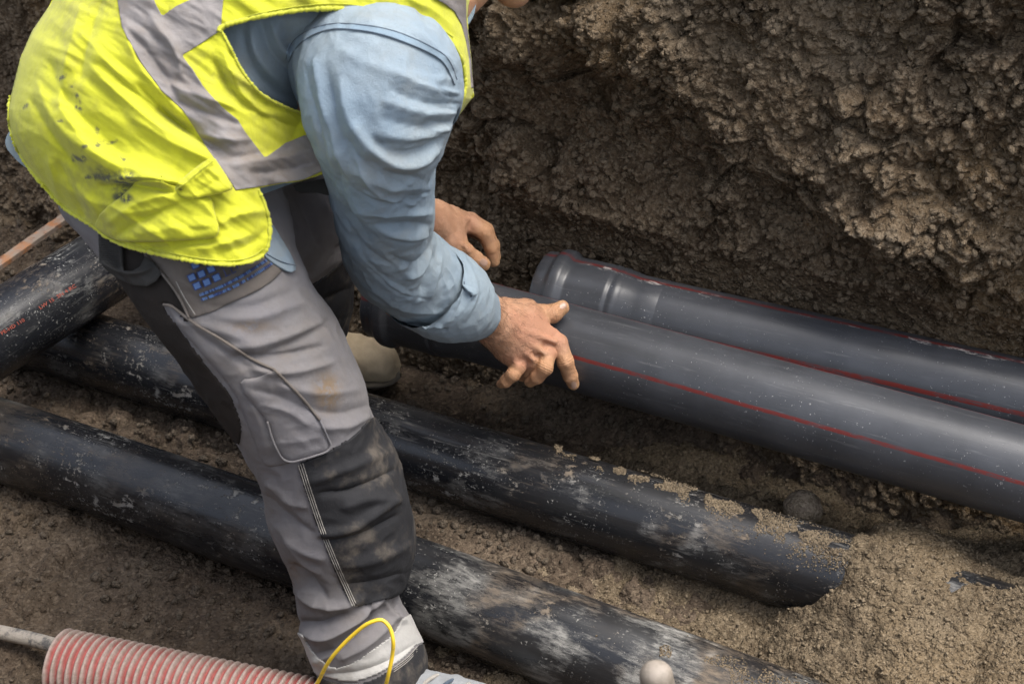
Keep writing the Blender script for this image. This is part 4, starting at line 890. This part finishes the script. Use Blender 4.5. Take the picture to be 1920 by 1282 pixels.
XR = [(R_((950, 610, 2.527), (1005, 628, 2.557), (1040, 640, 2.572)), (.002, .003, .0045), .010), (R_((950, 615, 2.527), (995, 645, 2.557), (1022, 662, 2.562)), (.002, .003, .0045), .010), (R_((948, 622, 2.53), (980, 656, 2.556), (1000, 674, 2.563)), (.002, .003, .005), .008), (R_((945, 628, 2.54), (960, 662, 2.556), (969, 686, 2.560)), (.002, .003, .004), .008),
      (R_((985, 632, 2.548), (1000, 650, 2.556), (1004, 660, 2.561), (1016, 655, 2.560)), (.0015, .0018, .0018, .0015), .004), (R_((960, 640, 2.545), (985, 663, 2.556), (995, 658, 2.556)), (.0012, .0017, .0014), .004),
      (R_((1058, 672, 2.580), (1062, 682, 2.580)), (.004, .004), .006)]
hR = grow(BR, FR, .0013, .0065, XR)
# left hand, hovering over the top of the pipe
FL = [
    (J((850, 428, 2.745), (880, 420, 2.735), (908, 436, 2.735), (920, 464, 2.75), (926, 490, 2.765)), (.015, .0160, .0142, .0130, .0112)),
    (J((850, 424, 2.77), (882, 414, 2.77), (911, 432, 2.775), (924, 460, 2.785), (928, 482, 2.795)), (.015, .0165, .0150, .0132, .0115)),
    (J((848, 420, 2.80), (880, 420, 2.81), (912, 440, 2.825), (921, 462, 2.83), (923, 482, 2.82)), (.014, .0155, .0140, .0128, .0112)),
    (J((845, 425, 2.83), (872, 428, 2.845), (903, 440, 2.865), (915, 458, 2.87), (919, 476, 2.86)), (.013, .0140, .0125, .0112, .0100)),
    (J((822, 440, 2.70), (848, 455, 2.695), (872, 473, 2.70), (890, 486, 2.715), (906, 495, 2.73)), (.020, .0205, .0172, .0160, .0138)),
]
BL = [(J((700, 385, 2.60), (770, 398, 2.64), (812, 412, 2.68)), (.048, .042, .035), .02), (J((812, 412, 2.69), (845, 420, 2.72), (868, 422, 2.745)), (.034, .030, .019), .02), (J((812, 410, 2.70), (845, 414, 2.755), (872, 416, 2.78)), (.032, .028, .018), .016),
      (J((812, 418, 2.72), (842, 420, 2.80), (862, 424, 2.83)), (.030, .025, .017), .016), (J((812, 425, 2.69), (838, 440, 2.70), (860, 452, 2.71)), (.032, .027, .017), .018)]
XL = [(J((820, 402, 2.66), (850, 406, 2.70), (876, 412, 2.715)), (.002, .0035, .0045), .008), (J((815, 398, 2.68), (850, 396, 2.73), (880, 402, 2.755)), (.002, .003, .0045), .008), (J((872, 462, 2.680), (878, 470, 2.682)), (.004, .004), .006)]
hL = grow(BL, FL, .0015, .009, XL)
# head, neck and the rest of the body (coarser; mostly under the clothes)
HC = W(1015, -152, 2.2); up_ = (HC - W(860, -60, 2.16)); up_ /= np.linalg.norm(up_)          # crown direction
fc = np.array([.18, -.05, -1.]); fc -= (fc @ up_) * up_; fc /= np.linalg.norm(fc); sd_ = np.cross(up_, fc)
hd = lambda u, f, s: HC + up_ * u + fc * f + sd_ * s
body = [([hd(.015, -.015, 0), hd(.0, .012, 0)], (.088, .082), .02), ([hd(-.045, .045, 0), hd(-.085, .075, 0)], (.055, .030), .03), ([hd(-.03, .088, 0), hd(.0, .080, 0)], (.014, .008), .008), ([hd(.025, .078, -.03), hd(.025, .078, .03)], (.012, .012), .012),
        ([hd(-.065, .088, -.018), hd(-.065, .088, .018)], (.007, .007), .006), ([hd(-.03, .0, .083), hd(.015, -.01, .088)], (.008, .012), .005), ([hd(-.03, .0, -.083), hd(.015, -.01, -.088)], (.008, .012), .005),
        ([hd(-.05, -.03, 0), W(850, -40, 2.16), W(780, 20, 2.12)], (.058, .058, .07), .03)]
hb = grow(body, [], .004, .01)
tb = [([W(780, 20, 2.12), W(600, 120, 2.14), W(450, 230, 2.14), W(330, 380, 2.13)], (.11, .12, .11, .10), .05), ([W(700, 120, 2.02), W(760, 60, 2.1)], (.06, .07), .05), ([W(700, 120, 2.02), W(715, 440, 2.2), W(800, 550, 2.42)], (.055, .045, .04), .03), ([W(790, 60, 2.3), W(735, 290, 2.57), W(780, 395, 2.64)], (.055, .045, .038), .03),
      ([W(330, 400, 2.04), W(610, 810, 2.16), W(680, 1120, 2.31), W(700, 1300, 2.39)], (.085, .06, .045, .035), .03), ([W(450, 380, 2.28), W(580, 530, 2.52), W(600, 700, 2.9)], (.07, .055, .04), .03)]
hc = grow(tb, [], .012, .02)
M = NT('skin'); v = M.coord()
n1 = M.noise(v, 38, 4, .6); n2 = M.noise(v, 240, 4, .7); n3 = M.noise(M.coord((1, 1, 1)), 12, 3, .5)
c_ = M.mix(M.ramp(n1, .35, .68), (.38, .20, .115), (.46, .26, .16)); c_ = M.mix(M.ramp(n3, .45, .65), c_, (.41, .205, .125)); c_ = M.mix(M.ramp(n2, .58, .74, 0, .3), c_, (.26, .13, .08))
c_ = M.mix(M.math('MULTIPLY', M.ramp(M.fac('red'), 0, 1), .3), c_, (.42, .12, .085)); c_ = M.mix(M.math('MULTIPLY', M.fac('fing'), .5), c_, (.46, .27, .12))
cr = M.n('TexVoronoi', feature='DISTANCE_TO_EDGE'); M.set(cr, 'i0', v); cr.inputs['Scale'].default_value = 330
hgt = M.math('ADD', M.math('MULTIPLY', M.ramp(cr.outputs[0], 0, .25), .5), M.math('MULTIPLY', M.noise(v, 130, 4, .7), 1.6))
M_skin = M.done(c_, .52, M.bump(hgt, .0011, .9), Subsurface_Weight=.08, Specular_IOR_Level=.35); M.b.inputs['Subsurface Radius'].default_value = (.01, .004, .002); M.b.inputs['Subsurface Scale'].default_value = .4
off = 0; VV, FFs = [], []
for v_, f_ in (hR, hL, hb, hc): VV.append(v_); FFs.append(f_ + off); off += len(v_)
VV = np.concatenate(VV); red = np.zeros(len(VV)); fg = np.zeros(len(VV))
for fs in FR + FL:
    for i_ in (1, 2, 3): red = np.maximum(red, np.exp(-(np.linalg.norm(VV - fs[0][i_], axis=1) / .017) ** 2))
    for i_ in (2, 3, 4): fg = np.maximum(fg, np.exp(-(np.linalg.norm(VV - fs[0][i_], axis=1) / .022) ** 4))
_n = np.zeros_like(VV); _F = np.concatenate(FFs); _fn = np.cross(VV[_F[:, 2]] - VV[_F[:, 0]], VV[_F[:, 3]] - VV[_F[:, 1]])
for k_ in range(4): np.add.at(_n, _F[:, k_], _fn)
_n /= np.linalg.norm(_n, axis=1)[:, None] + 1e-12; _n *= np.sign((_n * (VV - CAM)).sum(1))[:, None] * -1
for fs in FR + FL:                                                   # wrinkles across the finger joints
    for i_ in (2, 3):
        ax = fs[0][i_ + 1] - fs[0][i_ - 1]; ax = ax / np.linalg.norm(ax); al = (VV - fs[0][i_]) @ ax; dd = np.linalg.norm(VV - fs[0][i_], axis=1)
        VV = VV + _n * (.00055 * np.cos(al * 2 * np.pi / .0042 + .3) * np.exp(-(al / .0075) ** 2) * (dd < .024))[:, None]
bod = mesh('body', VV, np.concatenate(FFs), M_skin, man, attrs={'red': red, 'fing': fg})
fixn(bod)
M_nail = NT('nail').done((.42, .27, .20), .4); M_hair = cloth('short_brown_hair', (.05, .032, .02), (.1, .07, .05), .4)
TB = bvh([hR, hL]); bD = lambda x, y: castD(TB, x, y)
def nail(cx, cy, a, b, ang):
    th = np.linspace(0, 2 * np.pi, 20, endpoint=False); ca, sa = math.cos(ang), math.sin(ang)
    X = a * np.sign(np.cos(th)) * np.abs(np.cos(th)) ** .8; Y = b * np.sign(np.sin(th)) * np.abs(np.sin(th)) ** .8
    patch('nail', np.stack([cx + X * ca - Y * sa, cy + X * sa + Y * ca], 1), bD, .0007, .0018, M_nail, bod, 1.2, nz=0., edge=.0004)
nail(1056, 573, 7.2, 5.4, -.55); nail(1076, 722, 5.2, 6.4, .15); nail(907, 492, 7.4, 6.8, .7)
# creases over the finger joints
hp = [([hd(.035, -.03, 0), hd(.05, .02, 0)], (.083, .066), .02)]
hh = grow(hp, [], .006, .01); o = mesh('hair', hh[0], hh[1], M_hair, bod); fixn(o)
for s_ in (-1, 1):
    v_, f_ = ico(2); p_ = hd(.008, .078, .032 * s_); mesh('eye', v_ * .011 + p_, f_, NT('eye').done((.6, .58, .55), .2), bod)
# fine hairs of the forearm
V_, F_ = hR; fx, fy, fd_ = proj(V_); nrm = np.zeros_like(V_); fn = np.cross(V_[F_[:, 2]] - V_[F_[:, 0]], V_[F_[:, 3]] - V_[F_[:, 1]])
for k_ in range(4): np.add.at(nrm, F_[:, k_], fn)
nrm /= np.linalg.norm(nrm, axis=1)[:, None] + 1e-12
cand = np.where((fx > 860) & (fx < 1015) & (nrm @ FW < .1))[0]; w_ = np.exp(-np.clip(fx[cand] - 930, 0, None) / 40.); cand = cand[rng.random(len(cand)) < w_ * .035]
VV, FFs = [], []
dirA = W(1010, 700, 2.6) - W(900, 560, 2.5); dirA /= np.linalg.norm(dirA)
for i in cand:
    n_ = nrm[i]; t_ = dirA + rng.normal(0, .35, 3); t_ = t_ - (t_ @ n_) * n_; t_ /= np.linalg.norm(t_); sd2 = np.cross(n_, t_) * .00013; L = rng.uniform(.006, .014); b0 = V_[i]
    k = len(VV)
    for j, (a_, e_) in enumerate(((0, -.0005), (.5, .0018), (1, .0022))):
        c = b0 + t_ * L * a_ + n_ * e_; ww = 1 - .7 * a_; VV += [c - sd2 * ww, c + sd2 * ww, c + n_ * .0003]
    for j in range(2):
        a0 = k + 3 * j
        for q in range(3): FFs.append([a0 + q, a0 + (q + 1) % 3, a0 + 3 + (q + 1) % 3, a0 + 3 + q])
tag(mesh('arm_hair', np.array(VV), FFs, M_hair, bod), kind='stuff')

# ------------------------------------------------------------------ boots
def boot(pxt, pxh, z, mat, label, L=.30, wd=.052, cat='boot', lace=False):
    tip = hz(*pxt, z); heel = hz(*pxh, z); d = tip - heel; d[2] = 0; d /= np.linalg.norm(d); sdv = np.array([-d[1], d[0], 0.])
    heel = tip - d * L
    xs = np.array([0, .03, .12, .3, .5, .68, .82, .92, .975, 1.0]); hw = np.array([.02, .034, .040, .040, .046, .052, .052, .044, .026, .004]) * wd / .052; hgt_ = np.array([.07, .11, .135, .135, .105, .082, .072, .060, .040, .015]) * (np.array([.6, .6, .6, .72, .98, 1.05, 1.05, 1, 1, 1]) if lace else 1.)
    u = np.linspace(0, 1, 90); w2 = smooth1(xs, hw, u); h2 = smooth1(xs, hgt_, u); nv = 64; th = np.linspace(0, 2 * np.pi, nv, endpoint=False)
    cy = np.sign(np.cos(th)) * np.abs(np.cos(th)) ** .75; cz = np.sin(th); cz = np.where(cz > 0, np.abs(cz) ** .85, -np.abs(cz) ** .4 * .42)
    V = heel + (u * L)[:, None, None] * d + (w2[:, None] * cy)[..., None] * sdv + ((h2[:, None] * .70) * (cz + .42))[..., None] * np.array([0, 0, 1.])
    V = V + np.array([0, 0, .012]); V = V + gnormals(V) * (.0022 * fbm(V, .03, 4, 701) + .0015 * np.sin(u * 60)[:, None] * np.exp(-((u - .72) / .06) ** 2)[:, None])[..., None]
    root = empty('boot_pair', heel, label, cat) if False else None
    o = fixn(mesh('boot', V.reshape(-1, 3), gridF(90, nv, True), mat, man))
    so = heel + (u * L)[:, None, None] * d + ((w2[:, None] + .004) * np.cos(th))[..., None] * sdv + (.014 * np.sin(th) + .010)[None, :, None] * np.array([0, 0, 1.])
    fixn(mesh('sole', so.reshape(-1, 3), gridF(90, nv, True), M_sole, o))
    sh = np.array([heel + d * .09 + np.array([0, 0, a]) for a in (.05, .1, .15, .2)])
    if not lace: sweep('shaft', sh, [.05, .052, .052, .054], mat, o, 40)
    else: sweep('shaft', sh[:2], [.036, .032], mat, o, 40)
    if lace:
        for k in range(5):
            a = heel + d * L * (.40 + .085 * k); zt = np.interp(.40 + .085 * k, xs, hgt_) * 1.0 + .014
            pts = np.array([a + sdv * q * .9 + np.array([0, 0, zt - 18 * q * q]) + d * .012 * math.sin(q * 60) for q in np.linspace(-.028, .028, 12)])
            sweep('lace', pts, .0032, M_thread if k % 2 else M_stitch, o, 8)
    return o
boot((751, 706), (560, 700), .03, M_boot, 'tan boot')
boot((955, 1374), (612, 1350), .0, M_boot2, 'shoe', lace=True)

# ------------------------------------------------------------------ the remaining things
# ribbed red conduit with a cable coming out of it
Ph = hz(np.array([112, 700]), np.array([1243, 1362]), .062); L = np.linalg.norm(Ph[1] - Ph[0]); n_ = 620; Ph = Ph[0] + (Ph[1] - Ph[0]) * np.linspace(0, 1, n_)[:, None]
pitch = .0130
def ribs(s, th): return .0042 * np.sign(np.sin(2 * np.pi * s / pitch)) * np.abs(np.sin(2 * np.pi * s / pitch)) ** .6 + 0 * th
m = NT('ribbed_red_plastic'); v = m.coord((1, 1, 1), 'pc'); at = m.n('Attribute', attribute_name='pc').outputs['Vector']; zc = m.n('SeparateXYZ', i0=at).outputs[2]
ridge = m.math('SINE', m.math('MULTIPLY', zc, 2 * math.pi / pitch)); ds = m.noise(v, 26, 5, .65); d2 = m.noise(v, 9, 3, .5)
f = m.math('ADD', m.math('MULTIPLY', ridge, .30), m.math('ADD', m.math('MULTIPLY', ds, .75), m.math('MULTIPLY', d2, .55)))
dust = m.ramp(f, .35, .85, .25, 1.); c_ = m.mix(dust, (.36, .035, .035), m.mix(m.ramp(m.noise(v, 150, 4, .7), .4, .65), (.36, .275, .24), (.27, .22, .18)))
M_rib = m.done(c_, .8, m.bump(m.noise(v, 260, 4, .7), .0015, .8))
cond = empty('ribbed_conduit', Ph[0], 'red ribbed conduit caked with pale dust along the bottom left edge', 'conduit')
hr = .054
sweep('conduit_wall', Ph, hr, M_rib, cond, 96, caps=False, extra=ribs)
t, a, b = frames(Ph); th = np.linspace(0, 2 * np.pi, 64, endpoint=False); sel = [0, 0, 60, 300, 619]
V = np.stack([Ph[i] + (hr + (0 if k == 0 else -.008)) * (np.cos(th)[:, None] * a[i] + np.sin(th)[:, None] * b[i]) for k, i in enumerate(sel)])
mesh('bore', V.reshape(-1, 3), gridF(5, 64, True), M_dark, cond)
Pc = hz(np.array([-260, -100, 0, 60, 110, 170, 300]), np.array([1140, 1165, 1185, 1198, 1212, 1232, 1270]), np.array([.02, .03, .048, .056, .062, .05, .04]))
m = NT('dusty_cable'); v = m.coord((1, 1, 1), 'pc'); c_ = m.mix(m.ramp(m.noise(v, 40, 6, .7), .33, .5), (.10, .095, .09), (.34, .30, .25)); M_cab = m.done(c_, .85, m.bump(m.noise(v, 200, 4, .7), .002, 1.))
tag(sweep('cable', resample(Pc, 120), .0125, M_cab, None, 32), 'thick grey dusty cable running into the open end of the red ribbed conduit', 'cable')
# yellow wire loop
yw = [(560, 1345, 2.24), (595, 1280, 2.19), (622, 1232, 2.15), (665, 1187, 2.13), (695, 1166, 2.12), (716, 1162, 2.12), (730, 1175, 2.12), (737, 1200, 2.12), (736, 1225, 2.13), (728, 1265, 2.14), (716, 1310, 2.18), (690, 1370, 2.26)]
Yp = np.array([W(*q) for q in yw]); m = NT('yellow_wire_jacket'); M_yel = m.done(m.mix(m.ramp(m.noise(m.coord(), 80, 4, .7), .5, .75, 0, .6), (.75, .52, .03), (.30, .22, .1)), .45)
tag(sweep('wire', resample(Yp, 120), .0030, M_yel, None, 20), 'thin yellow wire standing up in a loop in front of the worker\'s trouser hem', 'wire')
# rusty steel bar
A0 = W(-420, 790, 2.62); A1 = W(330, 262, 3.62); dr = (A1 - A0) / np.linalg.norm(A1 - A0)
m = NT('rusty_steel'); v = m.coord(); c_ = m.mix(m.ramp(m.noise(v, 22, 6, .7), .4, .58), (.25, .11, .045), (.19, .15, .12)); c_ = m.mix(m.ramp(m.noise(v, 60, 4, .7), .52, .7), c_, (.10, .04, .02)); M_rust = m.done(c_, .75, m.bump(m.noise(v, 150, 5, .7), .002, 1.))
def bar(name, P0, P1, w_, h_, mat, seg=40, rb=.15):
    d_ = (P1 - P0); L_ = np.linalg.norm(d_); d_ = d_ / L_; sx = np.cross(d_, [0, 0, 1.]); sx /= np.linalg.norm(sx); ux = np.cross(sx, d_)
    pr = [(1, 1 - rb), (1 - rb, 1), (-1 + rb, 1), (-1, 1 - rb), (-1, -1 + rb), (-1 + rb, -1), (1 - rb, -1), (1, -1 + rb)]
    u = np.linspace(0, L_, seg); V = P0 + u[:, None, None] * d_ + np.array([[a_ * w_ / 2 * sx + b_ * h_ / 2 * ux for a_, b_ in pr]])
    V = V + .0012 * vnoise(V, .02, 5)[..., None]
    F = gridF(seg, 8, True).tolist(); F.append(list(range(8))); F.append([(seg - 1) * 8 + i for i in range(8)][::-1]); return fixn(mesh(name, V.reshape(-1, 3), F, mat, None, smooth=False))
tag(bar('steel_bar', A0, A1, .026, .012, M_rust, 160), 'rusty flat steel bar slanting down behind the worker above the crosswise pipe', 'bar')
# round stone and the pale handle tip
def stone(name, c, r, mat, label, cat, sq=(1, 1, .8)):
    v, f = ico(5); v = v * (1 + .16 * vnoise(v, 1.1, 3)[:, None] + .05 * fbm(v, .4, 4, 8)[:, None]) * np.array(sq); return tag(mesh(name, v * r + c, f, mat), label, cat)
c_ = hz(1507, 952, .075); M_stone = soil_mat('dusty_stone', (.16, .125, .085), (.24, .19, .14), (.3, .25, .18), (.26, .2, .13), 1.5, .6)
stone('stone', c_, .034, M_stone, 'round sandy stone lying between the black pipe and the grey pipe above it', 'stone', (1, 1, .95))
m = NT('pale_worn_wood'); v = m.coord((1, 1, 1)); M_wood = m.done(m.mix(m.ramp(m.noise(v, 60, 4, .6), .4, .6), (.27, .23, .19), (.2, .17, .135)), .6)
q0 = W(1228, 1268, 1.72); q1 = W(1262, 1420, 1.80); dq = (q1 - q0) / np.linalg.norm(q1 - q0); un = np.concatenate([np.linspace(0, .018, 12) , np.linspace(.03, .95, 20)])
rr = np.where(un < .018, .0205 * np.sqrt(np.clip(1 - (1 - un / .018) ** 2, 0.002, 1)), .0205 + .0 * un); q0 = W(1226, 1247, 1.72)
tag(sweep('tool_handle', q0 + un[:, None] * dq, rr, M_wood, None, 40), 'rounded end of a pale handle sticking up at the bottom edge over the muddy pipe', 'handle')
# red lettering on the crosswise pipe: worn print following the pipe wall
M_ink = NT('red_print').done((.30, .06, .035), .6)
t_, a_, b_ = frames(Pd); s_ = arclen(Pd)
def on_cross(s, th, r=.0808):
    i = np.clip(np.searchsorted(s_, s), 1, len(s_) - 1); f_ = (s - s_[i - 1]) / (s_[i] - s_[i - 1]); c = Pd[i - 1] * (1 - f_)[..., None] + Pd[i] * f_[..., None]
    return c + r * (np.cos(th)[..., None] * a_[0] + np.sin(th)[..., None] * b_[0])
def cross_sth(px, py):
    d = dirv(px, py); best = None
    for k in range(4000):
        D_ = 2.6 + k * .0002; P = CAM + d * D_; s0 = (P - Pd[0]) @ t_[0]; r_ = P - (Pd[0] + s0 * t_[0])
        if np.linalg.norm(r_) < .0805: return s0, math.atan2(r_ @ b_[0], r_ @ a_[0])
    return 0, 0
def letters(txt, pa, pb, h):
    sa, ta = cross_sth(*pa); sb, tb_ = cross_sth(*pb)
    cu = bpy.data.curves.new('print', 'FONT'); cu.body = txt; cu.size = 1.; cu.extrude = 0; cu.resolution_u = 2
    o = bpy.data.objects.new('print', cu); COL.objects.link(o); dg = bpy.context.evaluated_depsgraph_get(); me = bpy.data.meshes.new_from_object(o.evaluated_get(dg))
    v = np.array([q.co[:] for q in me.vertices]); f = [list(p.vertices) for p in me.polygons]; bpy.data.objects.remove(o)
    w0 = v[:, 0].min(); w1 = v[:, 0].max(); k = (v[:, 0] - w0) / (w1 - w0); s = sa + (sb - sa) * k; tt = ta + (tb_ - ta) * k
    sg = 1 if cross_sth(pa[0], pa[1] - 10)[1] > ta else -1
    P = on_cross(s, tt + sg * v[:, 1] * h / .08); n = len(P); P2 = on_cross(s, tt + sg * v[:, 1] * h / .08, .0800)
    return mesh('lettering', np.concatenate([P, P2]), f + [[i + n for i in q[::-1]] for q in f], M_ink, cross, smooth=False)
letters('LW 15  SN 4 RC', (76, 580), (143, 538), .010)
letters('PE-HD 110', (4, 628), (47, 602), .010)
